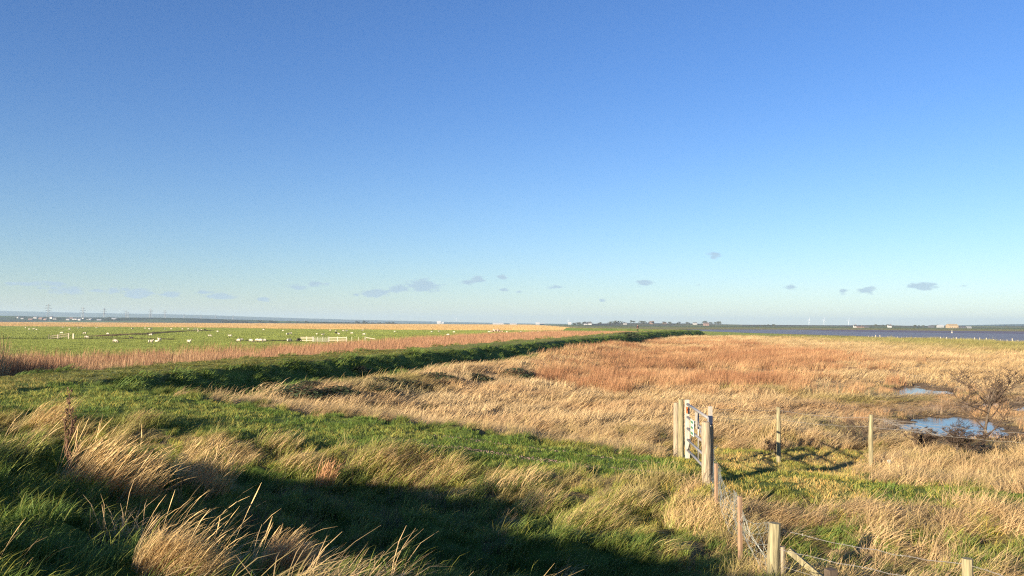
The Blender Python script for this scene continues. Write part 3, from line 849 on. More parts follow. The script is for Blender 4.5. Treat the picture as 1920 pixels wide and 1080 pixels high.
gp.location = (4.27, 21.5, .45); tag(gp, 'pale round post leaning beside the hanging post, farthest from the path', 'post')
sq = empty('marker_post', (4.24, 17.75, .55), .1, 'square tan timber post with white top and dark band behind the latch post', 'post')
MB().box((0, 0, .48), (.135, .12, 1.6)).build('timber', M['tan_wall'], sq)
MB().box((.02, 0, 1.49), (.075, .05, .42)).build('white_top', M['white_paint'], sq)
MB().box((.02, 0, 1.405), (.083, .058, .20)).build('dark_band', M['black_band'], sq)
# the gate: five bars, stiles, braces, boards
g0 = Vector((4.42, 20.85, .62)); g1 = Vector((4.22, 17.75, .60))
gl = (g1 - g0).length; gd = (g1 - g0).normalized()
gate = empty('metal_gate', g0, math.atan2(gd.y, gd.x), 'galvanised five bar field gate with white end and small notices, edge on to the path', 'gate')
HT = 1.38
for k, z in enumerate((HT, 1.06, .78, .50, .24)):
    MB().tube([(.04, 0, z), (gl - .02, 0, z)], .027 if k else .033, 8).build('bar', M['galv'], gate, True)
MB().box((.0, 0, .76), (.06, .11, 1.46)).build('hanging_stile', M['white_paint'], gate)
MB().tube([(gl, 0, .16), (gl, 0, HT + .02)], .024, 8).build('closing_stile', M['galv'], gate, True)
MB().tube([(.06, .02, .26), (gl * .52, .02, HT - .03)], .016, 6).build('brace', M['galv'], gate, True)
MB().tube([(gl * .52, .02, .24), (gl * .52, .02, HT)], .018, 6).build('brace', M['galv'], gate, True)
MB().tube([(gl * .52, -.02, HT - .1), (gl - .02, -.02, .5)], .014, 6).build('brace', M['galv'], gate, True)
M['board_green'] = simple('notice_board', (.62, .66, .50), .5, .05); M['sign_green'] = simple('sign_print', (.05, .20, .13), .5, .05); M['rust'] = simple('rust', (.45, .13, .04), .8, .3, 20)
bd = MB().box((gl * .36, -.045, .93), (.46, .012, .38)).build('notice', M['board_green'], gate)
mk = MB()
for i in range(3):
    mk.box((gl * .36, -.053, 1.06 - i * .13), (.34 - .06 * (i % 2), .003, .055))
mk.build('print', M['sign_green'], bd)
bd = MB().add([(gl * .55 - .17, -.05, 1.36), (gl * .55 + .17, -.05, 1.36), (gl * .55 + .10, -.05, .98), (gl * .55 - .02, -.05, .98)] + [(gl * .55 - .17, -.038, 1.36), (gl * .55 + .17, -.038, 1.36), (gl * .55 + .10, -.038, .98), (gl * .55 - .02, -.038, .98)],
              [(0, 1, 2, 3), (7, 6, 5, 4), (0, 4, 5, 1), (1, 5, 6, 2), (2, 6, 7, 3), (3, 7, 4, 0)]).build('white_notice', M['white_paint'], gate)
MB().box((.10, -.02, 1.24), (.04, .04, .16)).tube([(.08, -.02, 1.3), (.2, -.03, 1.22)], .012, 6).build('hinge', M['rust'], gate)
ch = MB()
prev = None
for i in range(22):
    a = -2.2 + i / 21 * 5.2
    p = Vector((gl + .20 + .135 * math.cos(a), -.02 + .15 * math.sin(a), .78 - .03 * math.cos(a * 2)))
    if prev is not None:
        mdl = (p + prev) / 2; dr_ = (p - prev).normalized()
        ch.tube([prev - dr_ * .004, mdl, p + dr_ * .004], .009, 5)
    prev = p
ch.build('chain', M['wire'], gate)

def wire_between(mb, pts, r=.0036, sag=.03, barb=True, wob=.012, seed=0):
    g = random.Random(seed)
    for a, b in zip(pts[:-1], pts[1:]):
        a, b = Vector(a), Vector(b); n = max(8, int((b - a).length / .22))
        P = []
        for i in range(n + 1):
            t = i / n
            q = a.lerp(b, t); q.z -= sag * 4 * t * (1 - t)
            if 0 < i < n: q += Vector((g.uniform(-wob, wob), g.uniform(-wob, wob), g.uniform(-wob, wob)))
            P.append(q)
        mb.tube(P, r, 4, cap=False)
        if barb:
            for i in range(1, n * 2):
                q = P[i // 2] if i % 2 == 0 else (P[i // 2] + P[i // 2 + 1]) / 2
                d = Vector((g.uniform(-1, 1), g.uniform(-1, 1), g.uniform(-1, 1))).normalized() * .016
                mb.tube([q - d, q + d], .0028, 3, cap=False)
# netting fence from the gate to the corner
s1 = gpos(1343, 958, .60); s2 = gpos(1388, 1041, .60); s3 = gpos(1450, 1098, .62)
nf = empty('netting_fence', s1, 0, 'two orange brown stakes carrying sagging stock netting between the gate and the corner post', 'fence')
for (p, top, h, w) in ((s1, 873, .86, .045), (s2, 934, .86, .05)):
    b = MB()
    q = p - s1
    b.box((q.x, q.y, h / 2 - .15), (w, w, h + .3), Matrix.Rotation(.35, 3, 'Z'))
    b.build('stake', M['stake'], nf)
net = MB(); g = random.Random(4)
line = [NEAR + Vector((.08, -.08, 0)), s1, s2, s3]
cum = [0]
for a, b in zip(line[:-1], line[1:]): cum.append(cum[-1] + (b - a).length)
def along(t):
    d = t * cum[-1]
    for i in range(3):
        if d <= cum[i + 1] + 1e-6: return line[i].lerp(line[i + 1], (d - cum[i]) / (cum[i + 1] - cum[i]))
    return line[-1]
def netp(t, h):
    p = along(t)
    sagk = math.sin(min(1, max(0, (t - .0))) * math.pi * 3.0) ** 2
    x = .10 * math.sin(t * 17 + h * 5) * sagk + .05
    return p + Vector((x, .02, h * (.80 - .22 * sagk) + .02 * math.sin(t * 41 + h * 9))) - s1
NT = 46
for hh in (0.05, .22, .40, .58, .78, .98):
    net.tube([netp(i / NT, hh) for i in range(NT + 1)], .0026, 4, cap=False)
for i in range(NT + 1):
    t = i / NT
    net.tube([netp(t + .012 * math.sin(k * 2.1 + i), hh) for k, hh in enumerate((0.05, .22, .40, .58, .78, .98))], .0022, 4, cap=False)
for i in range(14):
    t = .35 + i * .045
    net.tube([netp(t, 1.0) , netp(t + .05, .6) + Vector((.08, 0, 0)), netp(t + .08, .1) + Vector((.16, .03, 0))], .0025, 4, cap=False)
net.build('netting', M['net'], nf)
# corner post with companion, strut and wires running off to the right
cf = empty('wire_fence', s3, 0, 'corner strainer post with strut and barbed wires running right along the near edge', 'fence')
b = MB(); g = random.Random(8)
b.tube([(0, 0, -.3), (0, 0, .1), (.01, .01, .45), (.035, .01, .80)], [.088, .086, .08, .072], 9)
b.build('corner_post', M['post_green'], cf)
b = MB(); b.tube([(.115, .0, -.3), (.118, .0, .2), (.12, .0, .50)], [.045, .043, .04], 8); b.build('corner_post', M['post'], cf)
b = MB(); b.box((.42, -.24, .27), (.72, .06, .07), Matrix.Rotation(R(-28), 3, 'Z') @ Matrix.Rotation(R(37), 3, 'Y')); b.build('strut', M['post_green'], cf)
st = at_d(1558, 1067, 10.15)
b = MB(); q = st - s3; b.box((q.x, q.y, st.z - s3.z - .35), (.12, .10, .70), Matrix.Rotation(.4, 3, 'Z')); b.build('stub_post', M['bark'], cf)
e1 = at_d(1812, 1047, 8.35); q = e1 - s3
b = MB(); b.tube([(q.x, q.y, q.z - 1.5), (q.x + .005, q.y, q.z - .5), (q.x + .01, q.y, q.z)], [.058, .055, .052], 9); b.build('fence_post', M['post_green'], cf)
e2 = e1 + (e1 - s3) * .9; e2.z = e1.z; q2 = e2 - s3
b = MB(); b.tube([(q2.x, q2.y, q2.z - 1.5), (q2.x, q2.y, q2.z)], .055, 9); b.build('fence_post', M['post_green'], cf)
w0 = at_d(1482, 998, 10.6) - s3; wm = e1 - s3 + Vector((0, 0, -.06))
b = MB(); wire_between(b, [w0, wm, q2 + Vector((0, 0, -.05))], sag=.03, seed=1)
w1 = at_d(1462, 1030, 10.6) - s3
wire_between(b, [w1, wm + Vector((0, 0, -.20)), q2 + Vector((0, 0, -.25))], sag=.03, seed=2)
wire_between(b, [w1 + Vector((0.05, 0, -.22)), wm + Vector((0, 0, -.46))], sag=.02, seed=3)
b.build('barbed_wire', M['wire'], cf)
# fence on the far side of the track
fb0 = gpos(1460, 850, .42); fb1 = gpos(1633, 860, .42); fb2 = Vector((14.6, 20.1, .35)); fb3 = Vector((19.5, 18.6, .3))
ff = empty('wire_fence', fb0, 0, 'pale round posts with two slack wires beyond the gateway in front of the pools', 'fence')
for k, (p, h) in enumerate(((fb0, 1.28), (fb1, 1.18), (fb2, 1.15), (fb3, 1.15))):
    q = p - fb0
    b = MB(); b.tube([(q.x, q.y, -.3), (q.x, q.y, h * .5), (q.x + .02 * (k % 2), q.y, h)], [.062, .058, .055], 9); b.build('fence_post', M['post_green'], ff)
b = MB(); hp = Vector((4.4, 21.2, 1.9))
for j, dz in enumerate((-.08, -.32)):
    pts = [hp - fb0 + Vector((0, 0, dz + .12)), Vector((0, 0, 1.28 + dz)), fb1 - fb0 + Vector((0, 0, 1.18 + dz)), fb2 - fb0 + Vector((0, 0, 1.0 + dz)), fb3 - fb0 + Vector((0, 0, 1.0 + dz))]
    wire_between(b, pts, r=.0040, sag=.06, barb=False, wob=.015, seed=10 + j)
b.build('wire', M['wire'], ff)
wl = empty('wire_tangle', fb1, 0, 'pale tangle of loose wire caught on the fence wires in front of the pool', 'wire')
b = MB(); g = random.Random(3)
for j in range(5):
    P = []
    ph = g.uniform(0, 6)
    for i in range(26):
        t = i / 25
        q = (fb2 - fb1) * (.06 + t * (.22 + .02 * j)) 
        P.append(q + Vector((0, g.uniform(-.02, .02), 1.02 - .22 * t + .07 * math.sin(t * 9 + ph) * (0.4 + t) + g.uniform(-.01, .01))))
    b.tube(P, .0042, 4, cap=False)
b.build('strands', M['wire'], wl)
# fence along the estuary shore
us = [170, 215, 255, 303, 393, 493, 543, 595, 650, 703, 757, 868, 928, 983, 1043, 1102, 1163, 1235, 1297, 1362, 1425, 1500, 1578, 1655, 1732, 1793, 1855, 1930, 2010]
big = {255, 303, 983, 1043, 1163, 1362, 1425, 1500, 1793}
sf = None; tops = []
for x6 in us:
    u = 1600 + x6 / 6
    v = np.interp(u, [1628, 1700, 1780, 1860, 1900, 1940], [633.6, 636.2, 639.2, 641.2, 642.4, 643.5])
    p = at_z(u, v, .12)
    p.z = .12
    if sf is None:
        sf = empty('shore_fence', (p.x, p.y, 0), 0, 'long line of pale posts and wire along the estuary edge', 'fence'); o0 = Vector((p.x, p.y, 0))
    h = 1.12 if x6 in big else .80
    q = p - o0; g = random.Random(x6)
    b = MB(); b.tube([(q.x, q.y, -.5), (q.x + g.uniform(-.12, .12), q.y, h)], .085 if x6 in big else .055, 6)
    b.build('fence_post', M['pale_wood'], sf)
    tops.append(Vector((q.x, q.y, h * 0 + .72)))
b = MB()
for dz in (0, -.3): b.tube([t + Vector((0, 0, dz)) for t in tops], .016, 4, cap=False)
b.build('wire', M['wire'], sf)

# ------------------------------------------------------------------ pens and posts out in the pasture
def rails(mb, x0, x1, zs, y=0, t=.12):
    for z in zs: mb.box(((x0 + x1) / 2, y, z), (x1 - x0, .05, t))
pf0 = gpos(563, 641, 0); k = pf0.y / FPX
pen = empty('rail_fence', (pf0.x, pf0.y, 0), 0, 'pale wooden rail fence and white barred gate by the reeds in the sheep pasture', 'fence')
def X_(u): return (u - 563) * k
for a, b_ in ((563, 586), (617, 632), (633, 649.5)):
    mb = MB(); rails(mb, X_(a), X_(b_), (.95, .62, .28)); mb.build('rails', M['pale_wood'], pen)
for u in (575, 586.5, 616.5, 632.5, 649.5):
    MB().box((X_(u), .06, .45), (.16, .14, 1.3)).build('fence_post', M['white_paint'] if u in (586.5, 616.5) else M['pale_wood'], pen)
gt = MB(); rails(gt, X_(588), X_(615.5), (1.0, .72, .50, .30, .12), t=.05)
for u in (588, 595, 605, 615.5): gt.box((X_(u), -.02, .56), (.09, .05, .95))
gt.build('barred_gate', M['white_paint'], pen)
for u, lab in ((659.5, 'lone pale stake in the pasture just right of the rail fence'), (672, 'second lone pale stake right of the rail fence')):
    p = gpos(u, 640.5, 0)
    o = MB().tube([(0, 0, -.3), (.02, 0, .55), (.0, 0, .98)], [.06, .055, .05], 7).build('stake', M['pale_wood']); o.location = p; tag(o, lab, 'stake')
p = gpos(684.5, 640.5, 0)
br = empty('broken_rail', p, 0, 'pale post with a single rail sloping down to the right in the pasture', 'fence')
MB().box((0, 0, .4), (.14, .12, 1.3)).build('fence_post', M['pale_wood'], br)
MB().box((1.1, .07, .72), (2.1, .05, .14), Matrix.Rotation(.16, 3, 'Y')).build('rail', M['pale_wood'], br)
p = gpos(118, 636, 0)
br = empty('footbridge_rail', p, .25, 'small grey wooden bridge rail beside the ditch at the left of the pasture', 'rail')
MB().box((-1.0, 0, .45), (.18, .18, 1.2)).build('fence_post', M['pale_wood'], br)
MB().box((1.1, 0, .6), (.18, .18, 1.5)).build('fence_post', M['pale_wood'], br)
MB().box((-.6, 0, .95), (3.9, .08, .16), Matrix.Rotation(-.16, 3, 'Y')).box((-.6, 0, .5), (3.9, .08, .16), Matrix.Rotation(-.16, 3, 'Y')).build('rails', M['post'], br)
p = gpos(137.5, 636, 0)
o = MB().box((0, 0, .4), (.28, .25, 1.6)).box((0, 0, 1.22), (.24, .21, .06)).build('post', M['pale_wood']); o.location = p; tag(o, 'stout pale post standing right of the small bridge rail', 'post')
p = gpos(91.5, 636.5, 0)
o = MB().tube([(0, 0, -.3), (.02, 0, .6), (0, 0, 1.15)], [.06, .055, .05], 7).build('post', M['post']); o.location = p; tag(o, 'thin post standing left of the small bridge rail', 'post')

# ------------------------------------------------------------------ sheep and the walker
def baked(ob, name, mat):
    dg = bpy.context.evaluated_depsgraph_get()
    me = bpy.data.meshes.new_from_object(ob.evaluated_get(dg))
    bpy.data.objects.remove(ob)
    me.name = name
    me.materials.clear(); me.materials.append(mat)
    smooth(me)
    return me
def skinned(name, joints, edges, mat, sub=1, remesh=None):
    """joints: list of (x,y,z,rx,ry)"""
    me = bpy.data.meshes.new(name)
    me.from_pydata([j[:3] for j in joints], edges, [])
    ob = bpy.data.objects.new(name, me); COL.objects.link(ob)
    md = ob.modifiers.new('skin', 'SKIN')
    if not me.skin_vertices:
        bm = bmesh.new(); bm.from_mesh(me); bm.verts.layers.skin.verify(); bm.to_mesh(me); bm.free()
    for i, j in enumerate(joints):
        sv = me.skin_vertices[0].data[i]
        sv.radius = (j[3], j[4] if len(j) > 4 else j[3]); sv.use_root = (i == 0)
    if sub:
        s = ob.modifiers.new('sub', 'SUBSURF'); s.levels = sub; s.render_levels = sub
    bpy.context.view_layer.update()
    return baked(ob, name, mat)
def sheep_meshes(pose):
    # facing +x, fleece, head and legs as one body
    gz = pose == 'graze'; ly = pose == 'lie'
    dz = -.30 if ly else 0
    J = [(0, 0, .62 + dz, .27, .25), (-.26, 0, .62 + dz, .27, .26), (-.47, 0, .60 + dz, .20, .20), (.26, 0, .62 + dz, .25, .25), (.44, 0, .66 + dz, .18, .18)]
    E = [(0, 1), (1, 2), (0, 3), (3, 4)]
    if gz: hd = [(.58, 0, .50, .12), (.68, 0, .30, .09), (.74, 0, .16, .085), (.80, 0, .05, .05)]
    else: hd = [(.56, 0, .80 + dz, .12), (.62, 0, .96 + dz, .10), (.74, 0, .94 + dz, .085), (.86, 0, .87 + dz, .05)]
    n = len(J); J += hd; E += [(4, n), (n, n + 1), (n + 1, n + 2), (n + 2, n + 3)]
    for sy in (-1, 1):
        n = len(J); J += [(hd[2][0] - .04, sy * .13, hd[2][2] + .05, .025)]; E += [(n - (1 if sy == -1 else 2), n)] if False else [(len(J) - 1, 7 if True else 0)]
    if not ly:
        for sx in (-1, 1):
            for sy in (-1, 1):
                n = len(J); x = .30 * sx + (.0 if sx > 0 else -.06)
                J += [(x, sy * .13, .42, .09), (x + (-.04 if sx < 0 else 0), sy * .13, .22, .045), (x, sy * .13, .02, .038)]
                E += [(3 if sx > 0 else 1, n), (n, n + 1), (n + 1, n + 2)]
    body = skinned('sheep_body', J, E, M['wool'], 1)
    body.materials.append(M['sheep_face'])
    for f in body.polygons:
        c = f.center
        if (not ly and c.z < .34 and c.x < .5) or c.x > .60: f.material_index = 1
    return body
SHEEP = {k: sheep_meshes(k) for k in ('graze', 'stand', 'lie')}
SHEEP_D = {k: me.copy() for k, me in SHEEP.items()}
for me in SHEEP_D.values(): me.materials.clear(); me.materials.append(M['wool_dark']); me.polygons.foreach_set('material_index', [0] * len(me.polygons))
FL = [(48, 615.5), (55, 618.5), (63, 618), (69, 618.5), (130.5, 618.5), (116, 626), (117.5, 614.5), (147, 616), (154, 615), (181, 615.5), (159, 627), (202, 628), (162.5, 634.8), (247, 634.5, 'd'), (216, 643), (282.5, 643.5), (294, 641), (299, 640.5), (283, 630),
      (248, 617), (272, 616.5), (280, 618), (283.5, 618), (310, 617.5), (321, 618), (342, 618), (353, 618), (365, 618.5), (370, 618.5), (378, 618.5), (384, 619, 'd'), (371.5, 622.5), (408, 623), (393.5, 632), (431.5, 632), (354.5, 644), (448, 641.5), (453, 638),
      (470.5, 642), (483, 641), (489, 642), (495, 641.5), (542, 641.5), (560, 641, 'd'), (494.5, 619.5), (531, 620.5), (545, 627), (539, 628.5), (619.5, 620.5), (630, 621), (594, 627), (605, 628), (630, 626, 'd'), (635.5, 628), (643.5, 621.5), (650, 621.5), (680, 620.5),
      (660, 626.5), (683, 628.5), (740, 622), (809.5, 623.5), (823, 622.5), (851.5, 624), (840.5, 629.5), (917, 623.5), (950.5, 624), (977, 623.5), (998, 624), (1009.5, 622.5)]
ORD = 'first second third fourth fifth sixth seventh eighth ninth tenth eleventh twelfth thirteenth fourteenth fifteenth sixteenth seventeenth eighteenth nineteenth twentieth'.split() + ['twenty-' + w for w in 'first second third fourth fifth sixth seventh eighth ninth'.split()] + ['thirtieth'] + ['thirty-' + w for w in 'first second third fourth fifth sixth seventh eighth ninth'.split()] + ['fortieth']
rows = {'far': [], 'mid': [], 'near': []}
for s in FL: rows['far' if s[1] < 622.2 else 'mid' if s[1] < 632.5 else 'near'].append(s)
where = {'far': 'in the far row by the straw strip', 'mid': 'in the middle of the green pasture', 'near': 'near the reed belt and rail fence'}
g = random.Random(12)
for rw_, L_ in rows.items():
    wh, dk = 0, 0
    for s in sorted(L_):
        dark = len(s) > 2
        p = gpos(s[0], s[1] + .5, 0)
        pose = g.choice(['graze', 'graze', 'graze', 'stand', 'graze', 'lie'])
        root = empty('sheep', (p.x, p.y, H1(p.x, p.y) - .02), g.uniform(0, 6.28))
        if rw_ != 'near' or True:
            root.rotation_euler.z = g.choice([0, math.pi]) + g.uniform(-.9, .9)
        root.scale = (.86,) * 3
        o = link('body', (SHEEP_D if dark else SHEEP)[pose], None, root)
        if dark: dk += 1
        else: wh += 1
        nm = {'graze': 'grazing', 'stand': 'standing', 'lie': 'lying'}[pose]
        lab = ('dark sheep %s %s, %s dark one across' % (nm, where[rw_], ORD[dk - 1])) if dark else ('cream sheep %s %s, %s from the left' % (nm, where[rw_], ORD[wh - 1]))
        tag(root, lab, 'sheep', 'sheep grazing in the pasture')

def walker():
    p = at_d(1195.5, 623.3, 205); p.z = H1(p.x, p.y)
    root = empty('person', (p.x, p.y, p.z - .02), R(-8), 'distant person in dark jacket and olive trousers walking away along the sea wall top', 'person')
    M['skin'] = simple('skin', (.45, .28, .2), .6, .05); M['jacket'] = simple('dark_jacket', (.030, .028, .034), .8, .1)
    M['trouser'] = simple('olive_trousers', (.045, .06, .03), .8, .1); M['hair'] = simple('dark_hair', (.03, .02, .015), .8, .1); M['bag'] = simple('backpack_cloth', (.06, .03, .03), .8, .1)
    J = [(0, 0, .98, .14, .10), (0, .01, 1.18, .14, .10), (0, .0, 1.40, .17, .11), (0, .02, 1.52, .06, .06), (0, .03, 1.60, .085, .09), (0, .035, 1.70, .07, .08)]
    E = [(0, 1), (1, 2), (2, 3), (3, 4), (4, 5)]
    for s in (-1, 1):
        n = len(J)
        J += [(s * .20, 0, 1.42, .055), (s * .27, -.05 * s, 1.17, .045), (s * .30, .10 - .1 * s, .95, .035), (s * .31, .13 - .1 * s, .86, .03)]
        E += [(2, n), (n, n + 1), (n + 1, n + 2), (n + 2, n + 3)]
        n = len(J)
        J += [(s * .10, 0, .88, .10), (s * .11, .12 * s, .50, .065), (s * .11, .16 * s - .05, .10, .045), (s * .11, .16 * s + .1, .03, .04)]
        E += [(0, n), (n, n + 1), (n + 1, n + 2), (n + 2, n + 3)]
    link('body', skinned('body', J, E, M['skin'], 2), None, root)
    T = [(0, 0, .96, .165, .12), (0, .01, 1.18, .165, .125), (0, .0, 1.40, .195, .13), (0, .01, 1.49, .08, .08)]
    E = [(0, 1), (1, 2), (2, 3)]
    for s in (-1, 1):
        n = len(T); T += [(s * .20, 0, 1.42, .075), (s * .27, -.05 * s, 1.17, .065), (s * .30, .10 - .1 * s, .95, .05)]; E += [(2, n), (n, n + 1), (n + 1, n + 2)]
    link('jacket', skinned('jacket', T, E, M['jacket'], 2), None, root)
    T = [(0, 0, .95, .15, .115)]; E = []
    for s in (-1, 1):
        n = len(T); T += [(s * .10, 0, .86, .115), (s * .11, .12 * s, .50, .085), (s * .11, .16 * s - .05, .12, .065)]; E += [(0, n), (n, n + 1), (n + 1, n + 2)]
    link('trousers', skinned('trousers', T, E, M['trouser'], 2), None, root)
    link('hair', skinned('hair', [(0, .01, 1.66, .095, .10), (0, .02, 1.75, .085, .09)], [(0, 1)], M['hair'], 2), None, root)
    b = MB(); b.box((0, -.19, 1.24), (.30, .17, .44)).box((0, -.19, 1.48), (.24, .13, .08)); b.build('backpack', M['bag'], root)
walker()

# ------------------------------------------------------------------ far buildings, pylons, turbines, trees
def house(w, d, h, roof_h, wall, roof, nwin=2, storeys=2):
    root = empty('house', (0, 0, 0))
    V = [(-w/2, -d/2, -3), (w/2, -d/2, -3), (w/2, d/2, -3), (-w/2, d/2, -3), (-w/2, -d/2, h), (w/2, -d/2, h), (w/2, d/2, h), (-w/2, d/2, h), (-w/2, 0, h + roof_h - .1), (w/2, 0, h + roof_h - .1)]
    MB().add(V, [(0, 1, 5, 4), (1, 2, 6, 9, 5), (2, 3, 7, 6), (3, 0, 4, 8, 7)]).build('wall', M[wall], root)
    e = .4
    rf = MB()
    for s in (-1, 1):
        a = [(-w/2 - e, s * (d/2 + e), h - .3), (w/2 + e, s * (d/2 + e), h - .3), (w/2 + e, 0, h + roof_h), (-w/2 - e, 0, h + roof_h)]
        rf.add(a + [(x, y, z + .2) for x, y, z in a], [(0, 1, 2, 3), (7, 6, 5, 4), (0, 4, 5, 1), (1, 5, 6, 2), (3, 2, 6, 7), (0, 3, 7, 4)])
    r = rf.build('roof', M[roof], root)
    if storeys > 1: MB().box((w * .3, 0, h + roof_h + .3), (.9, .7, 1.6)).build('chimney', M['brick_wall'], r)
    for s in range(storeys):
        for i in range(nwin):
            MB().box((-w/2 + (i + .5) * w / nwin, -d/2 - .02, 1.5 + s * 2.6), (1.2, .08, 1.2)).build('window', M['glass'], root)
    return root
def children(o): return [c for c in bpy.data.objects if c.parent == o]
def copy_tree(o, parent=None):
    c = o.copy(); COL.objects.link(c); c.parent = parent
    for ch_ in children(o): copy_tree(ch_, c)
    return c
protos = {}
def put_house(kind, u, v, D, label, size, ground=0.0, rz=0, cat='house', group=None):
    """size = (width, height) in metres"""
    w, h = size
    args = {'white': ('white_wall', 'slate', 3, 2), 'tan': ('tan_wall', 'tan_wall', 4, 1), 'brick': ('brick_wall', 'tile', 2, 2), 'shed': ('shed_wall', 'pale_roof', 5, 1), 'dark': ('slate', 'slate', 3, 1)}[kind]
    r = house(w, min(w * .7, 12), h * .62, h * .38, *args)
    p = at_d(u, v, D)
    r.location = (p.x, D, ground(p.x, D) if callable(ground) else ground); r.rotation_euler.z = rz
    r.name = {'shed': 'warehouse', 'tan': 'barn', 'dark': 'barn'}.get(kind, 'house')
    tag(r, label, cat, group)
TD = 2560
for i, (u, w, h, kd, lab) in enumerate([(34, 9, 7, 'white', 'small white house at the left end of the far town'), (42, 8, 6, 'white', 'white house second from the left in the far town'), (58, 12, 6, 'brick', 'brick house left of the lone white one in the far town'), (66.5, 10, 7, 'white', 'lone white house between brick houses in the far town'), (77, 11, 7, 'brick', 'brick house just left of the tallest pylon foot'),
        (85, 9, 6, 'brick', 'brick house directly below the tallest pylon'), (97, 9, 9, 'white', 'taller white building right of the tallest pylon'), (103, 10, 7, 'white', 'lower white building touching the taller white one'), (127.5, 9, 8, 'white', 'bright white house at the left of the town terrace'), (134, 10, 6, 'brick', 'brick house in the middle of the town terrace'), (141, 13, 6, 'white', 'long pale terrace house below the second pylon'),
        (149.5, 9, 7, 'white', 'white house under the second pylon'), (156, 6, 6, 'white', 'little white house right of the second pylon'), (169, 16, 5, 'shed', 'low pale shed between the second and third pylons'), (186, 12, 5, 'shed', 'low pale shed just left of the third pylon'), (214, 14, 5, 'shed', 'long low pale shed left of the dark fourth pylon')]):
    put_house(kd, u, 594, TD - (i % 3) * 30, lab, (w, h), lambda x, y: town_hill(x, y) - 1.0, rz=(i * 37 % 20 - 10) * .04, cat='shed' if kd == 'shed' else 'house', group='buildings of the far town')
for (u, D, w, h, kd, lab) in [(698, 2800, 10, 5, 'white', 'white farmhouse among the far trees left of centre'), (823, 3000, 14, 11, 'shed', 'left of the two pale works sheds near the far turbine'), (829.5, 3000, 10, 8, 'shed', 'right of the two pale works sheds near the far turbine'),
        (934, 2900, 38, 6, 'shed', 'long white roofed shed on the horizon above the rubble heap'), (962, 2900, 24, 5, 'shed', 'white roofed shed on the horizon right of the long one'), (1008, 2700, 13, 8, 'shed', 'squat white building on the horizon right of the long sheds'), (1016, 2720, 14, 5, 'shed', 'low white building beside the squat one on the horizon'), (1068, 2700, 10, 9, 'shed', 'white building on the horizon just left of the wooded hill')]:
    put_house(kd, u, 607, D, lab, (w, h), 0, cat='building', group='buildings on the far horizon')
for (u, D, w, h, kd, lab) in [(1098, 2150, 9, 6, 'white', 'white house at the left end of the wooded hill'), (1106, 2150, 9, 7, 'white', 'second white house at the left end of the wooded hill'), (1172, 2150, 9, 5, 'white', 'white cottage low on the wooded hill'), (1222, 2200, 11, 8, 'brick', 'brick house on the wooded hill above the walker'), (1246, 2200, 9, 6, 'brick', 'small brick house between the walker and the hill trees'), (1303, 2180, 10, 6, 'white', 'pale house on the hill left of the pink gabled one'), (1324, 2100, 13, 8, 'brick', 'pinkish gabled house by a tree at the right of the wooded hill')]:
    put_house(kd, u, 606, D, lab, (w, h), lambda x, y: isle(x, y) - .6, cat='house', group='houses on the far hill')
for (u, D, w, h, kd, lab) in [(1603, 1500, 5, 5, 'white', 'tiny white house on the far shore left of the dark sheds'), (1612, 1500, 13, 3, 'brick', 'low brick range right of the tiny white house on the shore'), (1623, 1500, 10, 3.5, 'dark', 'dark low barn on the far shore'), (1668, 1700, 7, 6, 'white', 'white cottage standing alone on the far shore'),
        (1746, 1750, 10, 5, 'dark', 'grey shed left of the white roofed barn'), (1763, 1750, 12, 6, 'shed', 'white roofed barn on the far shore left of the big tan one'), (1785, 1500, 17, 7.5, 'tan', 'big tan barn on the far shore'), (1802, 1500, 13, 4, 'dark', 'dark barn touching the right of the big tan barn'), (1816, 1500, 8, 3, 'shed', 'small white shed right of the dark barn')]:
    put_house(kd, u, 613, D, lab, (w, h), 0, cat='barn' if kd in ('tan', 'dark', 'shed') else 'house', group='buildings along the far shore')

def pylon():
    root = empty('pylon', (0, 0, 0))
    b = MB(); prev = None
    def wid(z): return 4.2 * (1 - z / 50) ** 1.25 + .7 if z < 50 else .7
    lv = [0, 8, 15, 21, 27, 32, 37, 42, 47, 51]
    for a, c in zip(lv[:-1], lv[1:]):
        wa, wc = wid(a), wid(c)
        for sx, sy in ((-1, -1), (-1, 1), (1, -1), (1, 1)):
            b.tube([(sx * wa, sy * wa, a), (sx * wc, sy * wc, c)], .28, 4)
        for s in (-1, 1):
            b.tube([(-wa, s * wa, a), (wc, s * wc, c)], .16, 4); b.tube([(wa, s * wa, a), (-wc, s * wc, c)], .16, 4)
            b.tube([(s * wa, -wa, a), (s * wc, wc, c)], .16, 4)
    b.build('tower', M['steel'], root)
    for z, w in ((31, 7.5), (38.5, 9.0), (45.5, 6.5)):
        a = MB(); a.tube([(-w, 0, z), (0, 0, z + 1.6), (w, 0, z)], .25, 4); a.tube([(-w, 0, z), (w, 0, z)], .25, 4)
        for s in (-1, 1): a.tube([(s * w, 0, z), (s * w, 0, z - 2.6)], .22, 4)
        a.build('cross_arm', M['steel'], root)
    return root
py0 = None
plist = [(90, 2330, 0, 'tallest lattice pylon, nearest the left edge'), (155, 2800, 0, 'second lattice pylon from the left, above the white terrace'), (195, 3000, 0, 'third lattice pylon from the left'), (236, 3250, -4, 'fourth lattice pylon, the darkest, above the tree clump'), (240, 3800, -4, 'pylon half hidden just behind the dark fourth one'), (282, 3100, 0, 'fifth lattice pylon above the green slope'),
         (309, 3400, 0, 'sixth lattice pylon, right of the pair above the green slope'), (345, 5200, 0, 'faint pylon, leftmost of those against the far blue hills'), (377, 5200, 0, 'faint pylon, second of those against the far blue hills'), (404, 5400, 0, 'faint pylon, third of those against the far blue hills'), (437, 5600, 0, 'faint pylon, rightmost against the far blue hills')]
